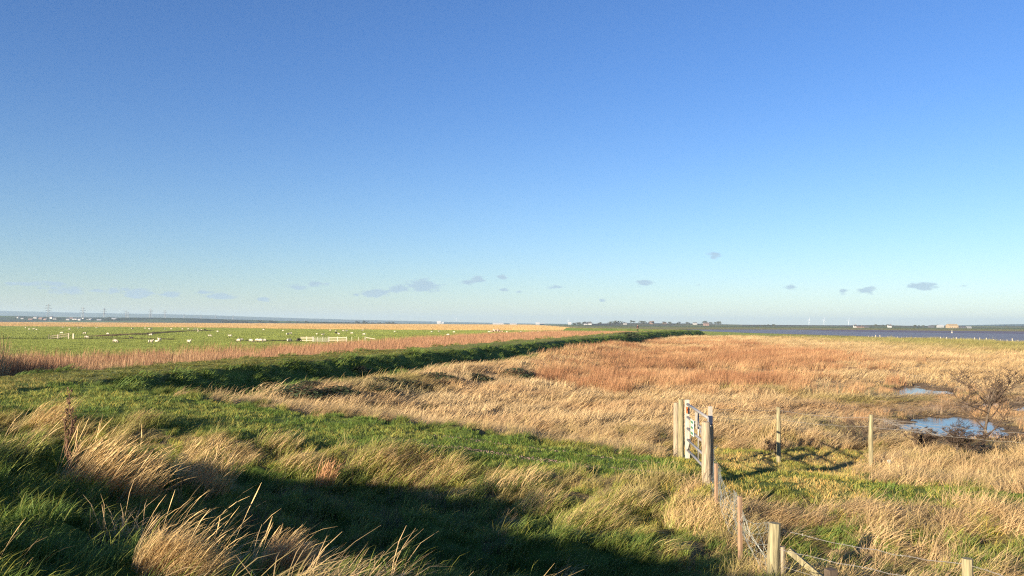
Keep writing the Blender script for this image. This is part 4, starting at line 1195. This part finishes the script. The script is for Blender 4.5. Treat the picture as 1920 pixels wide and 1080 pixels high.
for i, (u, D, dz, lab) in enumerate(plist):
    o = py0 if py0 else pylon(); 
    if py0 is None: py0 = o
    else: o = copy_tree(py0)
    p = at_d(u, 598, D)
    o.location = (p.x, D, dz + 1); o.rotation_euler.z = .5 + .1 * (i % 3)
    tag(o, lab, 'pylon', 'pylons on the far plain')
def turbine():
    root = empty('wind_turbine', (0, 0, 0))
    MB().tube([(0, 0, -5), (0, 0, 65)], [2.6, 1.7], 10).build('tower', M['turbine'], root, True)
    MB().tube([(0, 2.5, 66), (0, -3.5, 66)], [1.8, 1.5], 8).build('nacelle', M['turbine'], root, True)
    for k in range(3):
        a = R(20 + 120 * k); d = Vector((math.sin(a), 0, math.cos(a)))
        MB().tube([Vector((0, -4, 66)) + d * t for t in (0, 4, 14, 32)], [1.2, 1.7, 1.2, .4], 6).build('blade', M['turbine'], root, True)
    return root
t0_ = None
for u, D, rot_, lab in ((1517, 9600, .3, 'leftmost of three white wind turbines across the estuary'), (1545, 9400, -.8, 'middle one of three white wind turbines across the estuary'), (1591, 9800, 1.2, 'rightmost of three white wind turbines across the estuary'), (855.5, 11500, .2, 'faint wind turbine by the pale works sheds'), (1065, 12500, .2, 'faint wind turbine just left of the wooded hill')):
    o = turbine() if t0_ is None else copy_tree(t0_)
    if t0_ is None: t0_ = o
    p = at_d(u, 608, D); o.location = (p.x, D, 0); o.rotation_euler = (0, 0, rot_ * .3)
    tag(o, lab, 'wind turbine', 'wind turbines on the horizon')

def tree_proto(seed, h=8, bare=False):
    g = np.random.default_rng(seed); rnd = random.Random(seed)
    root = empty('tree', (0, 0, 0))
    b = MB(); b.tube([(0, 0, -1), (.1, 0, h * .3), (0, .1, h * .7)], [.3, .22, .08], 6)
    for k in range(6):
        a = k * 1.1 + rnd.random(); z = h * (.25 + .08 * k)
        b.tube([(0, 0, z), (math.cos(a) * h * .16, math.sin(a) * h * .16, z + h * .13), (math.cos(a) * h * .3, math.sin(a) * h * .3, z + h * .22)], [.12, .08, .03], 4)
    b.build('trunk', M['bark'], root)
    n = 520; V, F = [], []
    cl = [(g.normal(0, h * .20), g.normal(0, h * .20), h * g.uniform(.32, .85)) for _ in range(13)]
    c = MB()
    for i in range(n):
        cx, cy, cz = cl[i % 13]
        p = Vector((cx + g.normal(0, h * .085), cy + g.normal(0, h * .085), cz + g.normal(0, h * .07)))
        q = Matrix.Rotation(g.uniform(0, 6), 3, 'Z') @ Matrix.Rotation(g.uniform(0, 3), 3, 'X')
        s = h * .045 * g.uniform(.6, 1.3)
        c.add([p + q @ Vector(v) for v in ((-s, -s * .6, 0), (s, -s * .6, 0), (s * .8, s * .7, 0), (-s * .7, s * .6, 0))], [(0, 1, 2, 3)])
    c.build('crown', M['crown'], root)
    return root
tp = [tree_proto(11), tree_proto(12), tree_proto(13)]
used = [False] * 3
def put_tree(u, D, h, gr, lab, grp):
    k = random.randrange(3)
    o = tp[k] if not used[k] else copy_tree(tp[k]); used[k] = True
    x = (u - 960) / FPX * D
    o.location = (x, D, gr(x, D) - .5 if callable(gr) else gr); s = h / 8 * random.uniform(.8, 1.25)
    o.scale = (s * random.uniform(1.1, 1.9), s * 1.3, s); o.rotation_euler.z = random.uniform(0, 6)
    tag(o, lab, 'tree', grp)
for i in range(46):
    put_tree(random.uniform(405, 740), random.uniform(2350, 2500), random.choice([5, 6, 7, 9]), 0, 'dark bushy tree in the long tree line at the far edge of the plain', 'trees in the far tree line')
for i in range(30):
    put_tree(random.choice([random.uniform(-60, 245), random.uniform(200, 245)]), random.uniform(2480, 2600), random.choice([5, 6, 8]), lambda x, y: town_hill(x, y) - 1, 'dark tree among the houses of the far town', 'trees in the far town')
for i in range(52):
    put_tree(random.choice([random.uniform(1075, 1130), random.uniform(1140, 1172), random.uniform(1150, 1220), random.uniform(1215, 1260), random.uniform(1255, 1300), random.uniform(1318, 1350)]), random.uniform(2120, 2320), random.choice([5, 6, 7, 8]), isle, 'bushy tree on the low wooded hill beyond the sea wall', 'trees on the far hill')
for i in range(30):
    put_tree(random.choice([random.uniform(1425, 1455), random.uniform(1635, 1665), random.uniform(1690, 1745), random.uniform(1745, 1790), random.uniform(1560, 1920), random.uniform(1660, 1674)]), random.uniform(1850, 2050), random.choice([4, 5, 6]), lambda x, y: 1.0, 'small bushy tree along the far shore of the estuary', 'trees along the far shore')
# buoy and rubble
M['rubble'] = simple('broken_brick', (.42, .27, .21), .9, .3, scale=1.5)
p = at_z(1785, 624.6, SEA_Z)
by = empty('channel_marker', (p.x, p.y, SEA_Z), 0, 'white channel marker standing in the estuary below the big tan barn', 'buoy')
MB().tube([(0, 0, -.3), (0, 0, .3), (0, 0, .5)], [.45, .5, .3], 10).build('float', M['white_paint'], by)
MB().tube([(0, 0, .5), (0, 0, 1.3), (0, 0, 1.9)], [.22, .16, .03], 8).build('cone', M['white_paint'], by)
p = gpos(929, 622.5, 0); g = random.Random(9)
b = MB()
for i in range(46):
    t = g.random(); x = g.uniform(-2.4, 3.2); z = max(0, 1.5 - abs(x - .6) * .55) * g.uniform(.1, 1)
    b.box((x, g.uniform(-1, 1), z + .15), (g.uniform(.4, 1.5), g.uniform(.3, .8), g.uniform(.15, .5)), Matrix.Rotation(g.uniform(-.5, .5), 3, 'Y') @ Matrix.Rotation(g.uniform(0, 3), 3, 'Z'))
o = b.build('rubble_heap', M['rubble']); o.location = p; tag(o, 'heap of pinkish brick rubble and slabs beside a green mound at the field corner', 'rubble')

# ------------------------------------------------------------------ shrubs
def branching(seed, h, spread, levels, n0, trunk_r, wind=.25, upright=.6, bend=.35, kids=(3, 5), minr=.004, lenf=(.42, .66)):
    g = random.Random(seed)
    T, C = MB(), MB()
    def grow_b(p, d, L, r, lev):
        n = 5 if lev < 2 else 4
        pts, rad = [p.copy()], [r]
        q = p.copy(); dd = d.copy()
        for i in range(n):
            dd = (dd + Vector((g.uniform(-1, 1) + wind, g.uniform(-1, 1), g.uniform(-.6, 1) * upright)) * bend).normalized()
            q = q + dd * L / n; pts.append(q.copy()); rad.append(max(minr, r * (1 - .75 * (i + 1) / n)))
        (T if lev == 0 else C).tube(pts, rad, 6 if lev < 2 else 3, cap=False)
        if lev >= levels: return
        for k in range(g.randint(*kids) + (3 if lev == 0 else 0)):
            t = g.uniform(.25, 1.0) if lev else g.uniform(.3, 1.0)
            i = min(n - 1, int(t * n)); pp = pts[i].lerp(pts[i + 1], t * n - i if t < 1 else 1)
            a = g.uniform(0, 6.28)
            nd = (Vector((math.cos(a), math.sin(a), g.uniform(-.1, .7))) * spread + dd * .5).normalized()
            grow_b(pp, nd, L * g.uniform(*lenf), rad[i] * .62, lev + 1)
    for k in range(n0):
        a = g.uniform(0, 6.28)
        d = Vector((math.cos(a) * (0 if n0 == 1 else .5), math.sin(a) * (0 if n0 == 1 else .5), 1)).normalized()
        grow_b(Vector((g.uniform(-.1, .1) * (n0 > 1), g.uniform(-.1, .1) * (n0 > 1), -.1)), d, h, trunk_r, 0)
    return T, C
def shrub(name, u, v, label, cat, **kw):
    p = hit(u, v)
    root = empty(name, p, 0, label, cat)
    T, C = branching(**kw)
    T.build('trunk', M['bark'], root); C.build('branches', M['twig'], root)
    return root
hw = shrub('hawthorn', 1842, 858, 'bare wind bent hawthorn standing in front of the larger pool', 'tree', seed=21, h=2.25, spread=.75, levels=4, n0=1, trunk_r=.055, wind=.03, upright=.8, bend=.18, kids=(4, 5), lenf=(.40, .58), minr=.006)
shrub('bare_shrub', 1800, 856, 'low spreading leafless shrub just left of the hawthorn trunk', 'shrub', seed=4, h=.75, spread=1.2, levels=4, n0=5, trunk_r=.02, wind=.3, upright=.3, bend=.3)
shrub('bare_shrub', 1735, 850, 'low leafless brown shrub in front of the left half of the larger pool', 'shrub', seed=5, h=.6, spread=1.1, levels=4, n0=5, trunk_r=.013, wind=.3, upright=.3, bend=.3)
shrub('bare_shrub', 1880, 842, 'leafless shrub right of the hawthorn at the pool edge', 'shrub', seed=6, h=.6, spread=1.1, levels=3, n0=4, trunk_r=.016, wind=.3, upright=.3, bend=.3)
shrub('bare_shrub', 1612, 838, 'sparse brown twiggy shrub just left of the second fence post', 'shrub', seed=7, h=.7, spread=.7, levels=3, n0=4, trunk_r=.012, wind=.1, upright=.7, bend=.3)
shrub('bare_shrub', 1448, 852, 'small dark dead shrub at the foot of the first fence post', 'shrub', seed=8, h=.4, spread=.8, levels=3, n0=5, trunk_r=.012, wind=.1, upright=.7, bend=.3)
# brambles in the rough grass
M['bramble'] = simple('bramble_leaf', (.032, .048, .020), .8, .4, scale=3)
def bramble_proto(seed):
    g = np.random.default_rng(seed); T, C = branching(seed, .55, 1.2, 2, 7, .014, .3, .2, .35)
    root = empty('bramble_bush', (0, 0, 0)); T.v += []
    n = len(T.v); T.v += C.v; T.f += [tuple(i + n for i in f) for f in C.f]
    T.build('stems', M['twig'], root)
    c = MB()
    for i in range(1300):
        a = g.uniform(0, 6.28); r = .85 * math.sqrt(g.uniform(0, 1)); z = (.55 * (1 - (r / .85) ** 2)) * g.uniform(.15, 1.05)
        p = Vector((r * math.cos(a), r * math.sin(a), z)); s = .035 * g.uniform(.6, 1.4)
        q = Matrix.Rotation(g.uniform(0, 6), 3, 'Z') @ Matrix.Rotation(g.uniform(0, 3), 3, 'X')
        c.add([p + q @ Vector(v) for v in ((-s, -s * .6, 0), (s, -s * .5, 0), (s * .8, s * .7, 0), (-s * .7, s * .6, 0))], [(0, 1, 2, 3)])
    c.build('leaves', M['bramble'], root)
    return root
bp = [bramble_proto(31), bramble_proto(32)]; bu = [False, False]
BR = [(555, 742, 1.2), (577, 726, .8), (630, 738, .9), (672, 696, .8), (700, 737, 1.0), (716, 726, 1.4), (767, 730, 1.3), (758, 744, .7), (817, 714, 1.3), (840, 716, .9), (890, 682, .9), (886, 712, 1.1), (802, 765, .5), (888, 772, .45), (968, 706, 1.5), (990, 692, 1.2), (1040, 662, 1.2), (1068, 652, 1.5), (1107, 668, 1.3), (1178, 633, 3.0), (1172, 698, 1.3), (1217, 680, 1.4), (1317, 686, 1.2), (1212, 812, .55), (1350, 700, .8)]
for i, (u, v, s) in enumerate(sorted(BR)):
    k = i % 2
    o = bp[k] if not bu[k] else copy_tree(bp[k]); bu[k] = True
    p = hit(u, v); o.location = p; s *= 1.05; o.scale = (s * 1.3, s, s * .62); o.rotation_euler.z = i * 1.7
    tag(o, 'dark bramble clump in the straw grass beside the sea wall, %s from the left' % ORD[i], 'bush', 'bramble clumps in the rough grass')

# ------------------------------------------------------------------ tussocks of dry stalks on the near bank
def tussock(u, v, label, parts, name='grass_tussock', cat='tussock', sink=.0, mound=None):
    p = hit(u, v) if isinstance(v, (int, float)) else v
    g = np.random.default_rng(abs(int(u)) + 1)
    root = empty(name, p, 0, label, cat)
    for nm, col, sp in parts:
        sx, sy = sp.pop('ext', (.4, .4)); seed = int(g.integers(1e6)); n = sp['n']
        gg = np.random.default_rng(seed)
        a = gg.uniform(0, 6.28, n); rr = np.sqrt(gg.uniform(0, 1, n))
        bx, by = rr * np.cos(a) * sx, rr * np.sin(a) * sy
        bz = H(bx + p.x, by + p.y) - p.z - .03
        V, F, s, t = blades(r=0, seed=seed, origin=(bx, by, bz), **sp)
        me = quads_mesh(nm, V, F)
        base = np.array(col); tipc = base * np.array((1.1, 1.05, .95))
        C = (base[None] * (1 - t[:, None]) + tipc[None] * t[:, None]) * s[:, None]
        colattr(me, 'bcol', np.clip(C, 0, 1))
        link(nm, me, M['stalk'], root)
    return root
ST = (.68, .50, .24); ST2 = (.60, .38, .18); YG = (.34, .36, .09); GR = (.12, .20, .04)
WD = (.38, .30)
tussock(190, 925, 'big fan of long straw stalks blown to the right, left of the foreground', [('stalks', ST, dict(n=520, L=(.5, .98), w=.009, th0=24, th1=62, az=WD, segs=6, droop=1.3, head=.9, ext=(.62, .4))), ('leaves', ST2, dict(n=350, L=(.3, .6), w=.010, th0=35, th1=85, az=WD, segs=5, ext=(.6, .4)))])
tussock(400, 862, 'flattened straw mound with yellow green skirt at the left of the foreground', [('leaves', ST, dict(n=1300, L=(.3, .6), w=.010, th0=20, th1=100, az=(.3, .8), segs=5, ext=(.85, .6))), ('green_leaves', YG, dict(n=500, L=(.3, .6), w=.010, th0=25, th1=105, az=(.2, 1.2), segs=5, ext=(1.1, .7)))])
tussock(370, 905, 'middle sized clump of upright straw stalks below the flattened mound', [('stalks', ST, dict(n=240, L=(.4, .85), w=.009, th0=18, th1=48, az=WD, segs=6, head=.9, ext=(.45, .3))), ('leaves', ST2, dict(n=200, L=(.25, .5), w=.010, th0=30, th1=80, az=WD, segs=4, ext=(.4, .3)))])
tussock(604, 915, 'small reddish straw clump standing at the shadow edge', [('stalks', (.58, .33, .17), dict(n=160, L=(.35, .72), w=.009, th0=10, th1=35, az=WD, segs=5, head=.8, ext=(.22, .2))), ('leaves', YG, dict(n=240, L=(.25, .55), w=.010, th0=25, th1=95, az=(.3, .9), segs=4, ext=(.5, .35)))])
tussock(780, 898, 'large combed over straw mound in the centre of the foreground', [('leaves', ST, dict(n=2000, L=(.35, .65), w=.010, th0=22, th1=104, az=(.25, .7), segs=5, ext=(1.0, .6))), ('green_leaves', YG, dict(n=1300, L=(.35, .75), w=.011, th0=25, th1=105, az=(.2, .9), segs=5, ext=(1.4, .8)))])
tussock(88, 792, 'small pale tuft beside the track near the left edge', [('stalks', ST, dict(n=200, L=(.4, .85), w=.010, th0=20, th1=70, az=WD, segs=5, head=.7, ext=(.45, .3))), ('leaves', ST, dict(n=260, L=(.3, .6), w=.011, th0=30, th1=95, az=WD, segs=4, ext=(.5, .3)))])
tussock(255, 800, 'yellow green mound with a dry centre beside the track', [('leaves', (.50, .36, .16), dict(n=380, L=(.3, .6), w=.010, th0=20, th1=95, az=WD, segs=4, ext=(.35, .3))), ('green_leaves', YG, dict(n=700, L=(.3, .6), w=.011, th0=20, th1=100, az=(.3, 1.2), segs=4, ext=(.75, .5)))])
tussock(322, 1075, 'brightest straw tussock with tall seed stems at the bottom left', [('stalks', ST, dict(n=90, L=(.35, .70), w=.0048, th0=16, th1=66, az=WD, segs=7, droop=1.5, head=1.3, ext=(.32, .25))), ('leaves', ST, dict(n=1500, L=(.20, .42), w=.0048, th0=20, th1=84, az=(.35, .75), segs=5, ext=(.30, .22)))])
tussock(525, 1092, 'straw tussock with arching seed heads at the bottom, second from the left', [('stalks', ST, dict(n=150, L=(.32, .60), w=.0048, th0=14, th1=66, az=(.5, .3), segs=7, droop=1.5, head=1.5, ext=(.24, .2))), ('leaves', ST2, dict(n=1400, L=(.26, .52), w=.0048, th0=14, th1=74, az=WD, segs=5, ext=(.22, .2)))])
tussock(430, 1085, 'loose spray of tall seed stems between the two bottom tussocks', [('stalks', ST, dict(n=16, L=(.5, .9), w=.0055, th0=20, th1=58, az=WD, segs=7, droop=1.6, head=1.7, ext=(.35, .2)))])
tussock(640, 1100, 'few arching seed stems rising at the bottom edge right of the tussocks', [('stalks', ST, dict(n=5, L=(.28, .45), w=.005, th0=14, th1=88, az=(.1, .2), segs=8, droop=1.7, head=1.7, ext=(.45, .12)))])
tussock(1090, 985, 'yellow green tussock spilling into the shade right of centre', [('leaves', YG, dict(n=1300, L=(.3, .65), w=.010, th0=20, th1=104, az=(.2, .9), segs=5, ext=(.6, .45))), ('dry_leaves', ST, dict(n=420, L=(.3, .65), w=.010, th0=25, th1=90, az=WD, segs=5, ext=(.6, .4)))])
tussock(960, 915, 'mixed straw and green tussock between the centre mound and the stony rut', [('leaves', ST, dict(n=360, L=(.35, .7), w=.010, th0=22, th1=92, az=WD, segs=5, ext=(.7, .4))), ('green_leaves', GR, dict(n=600, L=(.25, .5), w=.011, th0=20, th1=100, az=(.3, 1.1), segs=4, ext=(.8, .5)))])
tussock(1310, 985, 'pale dry tussock against the foot of the latch post', [('leaves', ST, dict(n=1500, L=(.3, .65), w=.009, th0=18, th1=95, az=(.6, .8), segs=5, ext=(.6, .9))), ('green_leaves', YG, dict(n=600, L=(.25, .55), w=.010, th0=20, th1=100, az=(.2, 1.2), segs=4, ext=(.7, .9)))])
tussock(2, 868, 'yellow green tuft catching the sun at the very left edge', [('green_leaves', YG, dict(n=500, L=(.3, .6), w=.010, th0=15, th1=95, az=(.3, .9), segs=5, ext=(.5, .5))), ('stalks', ST, dict(n=40, L=(.4, .8), w=.009, th0=20, th1=60, az=WD, segs=5, head=.8, ext=(.4, .3)))])
tussock(-20, 1085, 'few pale stalks leaning in at the bottom left corner', [('stalks', ST, dict(n=8, L=(.3, .55), w=.005, th0=20, th1=55, az=WD, segs=6, head=1.0, ext=(.2, .2)))])
for u_, v_, lb in ((520, 842, 'low yellow green tuft beside the flattened straw mound'), (690, 880, 'low green and straw tuft left of the large centre mound'), (1010, 955, 'straw topped tuft at the shadow edge below the stony rut'), (1180, 945, 'low tuft in the shaded dip left of the orange stakes'), (560, 880, 'thin straw tuft above the small reddish clump')):
    tussock(u_, v_, lb, [('green_leaves', YG, dict(n=420, L=(.25, .5), w=.010, th0=18, th1=100, az=(.2, 1.0), segs=5, ext=(.5, .4))), ('dry_leaves', ST, dict(n=260, L=(.3, .6), w=.009, th0=22, th1=88, az=WD, segs=5, ext=(.45, .35)))])
# dock stem
def dock():
    p = hit(128, 905)
    root = empty('dock_stem', p, 0, 'tall dead brown dock stem standing alone at the left', 'plant')
    M['dock'] = simple('dock_brown', (.15, .085, .05), .8, .3, scale=15)
    g = random.Random(2); b = MB(); s = MB()
    for k in range(3):
        off = Vector((g.uniform(-.03, .03), g.uniform(-.03, .03), 0)); h = (1.10, .85, .7)[k]
        P = [off + Vector((.05 * math.sin(t * 5 + k), .03 * math.sin(t * 4), h * t)) for t in [i / 9 for i in range(10)]]
        b.tube(P, [.011 * (1 - .6 * i / 9) for i in range(10)], 5)
        for i in range(2, 10):
            for j in range(2):
                a = g.uniform(0, 6.28); q = P[i] + Vector((math.cos(a) * .035, math.sin(a) * .035, .10))
                b.tube([P[i], P[i].lerp(q, .5) + Vector((math.cos(a) * .015, math.sin(a) * .015, 0)), q], .004, 4)
                for m_ in range(4):
                    r_ = P[i].lerp(q, g.uniform(.2, 1)); s.box(r_ + Vector((g.uniform(-.012, .012), g.uniform(-.012, .012), g.uniform(-.01, .01))), (.012, .012, .016), Matrix.Rotation(g.uniform(0, 3), 3, 'X'))
    b.build('stem', M['dock'], root); s.build('seeds', M['dock'], root)
dock()
# scrap of white litter in the long grass
p = hit(1668, 886); b = MB(); g = random.Random(1)
for i in range(5):
    a = i * 1.26; b.add([(0, 0, .22), (math.cos(a) * .06, math.sin(a) * .06, .30 + g.uniform(-.03, .03)), (math.cos(a + .9) * .06, math.sin(a + .9) * .06, .28 + g.uniform(-.03, .03)), (math.cos(a + .45) * .02, math.sin(a + .45) * .02, .34)], [(0, 1, 3), (0, 3, 2)])
o = b.build('litter', M['white_paint']); o.location = p; tag(o, 'crumpled scrap of white litter caught in the grass below the second fence post', 'litter')
# stones in the wheel ruts
def stones():
    b = MB(); g = random.Random(6)
    for i in range(650):
        x = g.uniform(-2.2, 4.0); 
        side = -1 if g.random() < .75 else 1
        y = float(np.interp(x, RX, RY)) + side * .85 + g.gauss(0, .13)
        z = H1(x, y) if i % 3 == 0 else None
        if z is None:
            z = zl
        zl = z; s = g.uniform(.010, .026)
        b.box((x, y, H1(x, y) + .006), (s * g.uniform(.8, 1.6), s, s * .7), Matrix.Rotation(g.uniform(0, 3), 3, 'Z') @ Matrix.Rotation(g.uniform(-.5, .5), 3, 'X'))
    M['stone'] = simple('rut_stones', (.27, .18, .15), .9, .35, scale=12)
    o = b.build('gravel', M['stone']); tag(o, 'pinkish stones showing in the wheel rut', kind='stuff')
stones()
# ditches across the pasture
def ditch(pts, name, dens, col, kind, size, label, wd=1.0):
    X, Y = [], []
    P = [gpos(u, v, 0) for u, v in pts]
    for a, b in zip(P[:-1], P[1:]):
        n = int((b - a).length * dens)
        for _ in range(n):
            q = a.lerp(b, random.random()); X.append(q.x + random.gauss(0, wd)); Y.append(q.y + random.gauss(0, wd))
    X, Y = np.array(X), np.array(Y)
    place(name, kind, X, Y, np.ones(len(X), bool), np.broadcast_to(np.array(col), (len(X), 3)), np.full(len(X), size), label=label)
ditch([(-60, 636), (60, 635.5), (110, 636)], 'ditch_grass', 3, (.06, .08, .03), 'bankfar', 1.0, 'dark rushes along the ditch left of the bridge rail')
ditch([(128, 636.5), (200, 635), (250, 636), (322, 637)], 'ditch_grass', 3, (.12, .11, .05), 'bankfar', 1.0, 'dark rushes along the ditch right of the bridge rail')
ditch([(168, 632.5), (230, 628.5), (262, 627)], 'ditch_grass', 2.5, (.16, .12, .07), 'bankfar', 1.4, 'brown tufts along the middle ditch')
ditch([(262, 628.5), (300, 624.5), (345, 622), (395, 620.5)], 'ditch_grass', 2, (.10, .09, .05), 'bankfar', 1.6, 'dark tufts along the far ditch')
ditch([(440, 640.5), (520, 639.5), (562, 641)], 'ditch_grass', 3, (.07, .07, .04), 'bankfar', 1.0, 'dark tufts by the end of the rail fence')

# ------------------------------------------------------------------ air
def haze():
    x0, x1, y0, y1, z0, z1 = -15800, 15800, -15800, 15800, -2.2, 135
    b = MB(); b.box(((x0 + x1) / 2, (y0 + y1) / 2, (z0 + z1) / 2), (x1 - x0, y1 - y0, z1 - z0))
    m = bpy.data.materials.new('haze'); m.use_nodes = True; nt = m.node_tree
    nt.nodes.remove(nt.nodes['Principled BSDF'])
    v = nt.nodes.new('ShaderNodeVolumePrincipled')
    v.inputs['Color'].default_value = (.62, .84, 1.0, 1); v.inputs['Density'].default_value = HAZE
    v.inputs['Anisotropy'].default_value = .1
    nt.links.new(v.outputs[0], nt.nodes['Material Output'].inputs['Volume'])
    o = b.build('haze', m); tag(o, kind='stuff')
HAZE = 0.00010
haze()
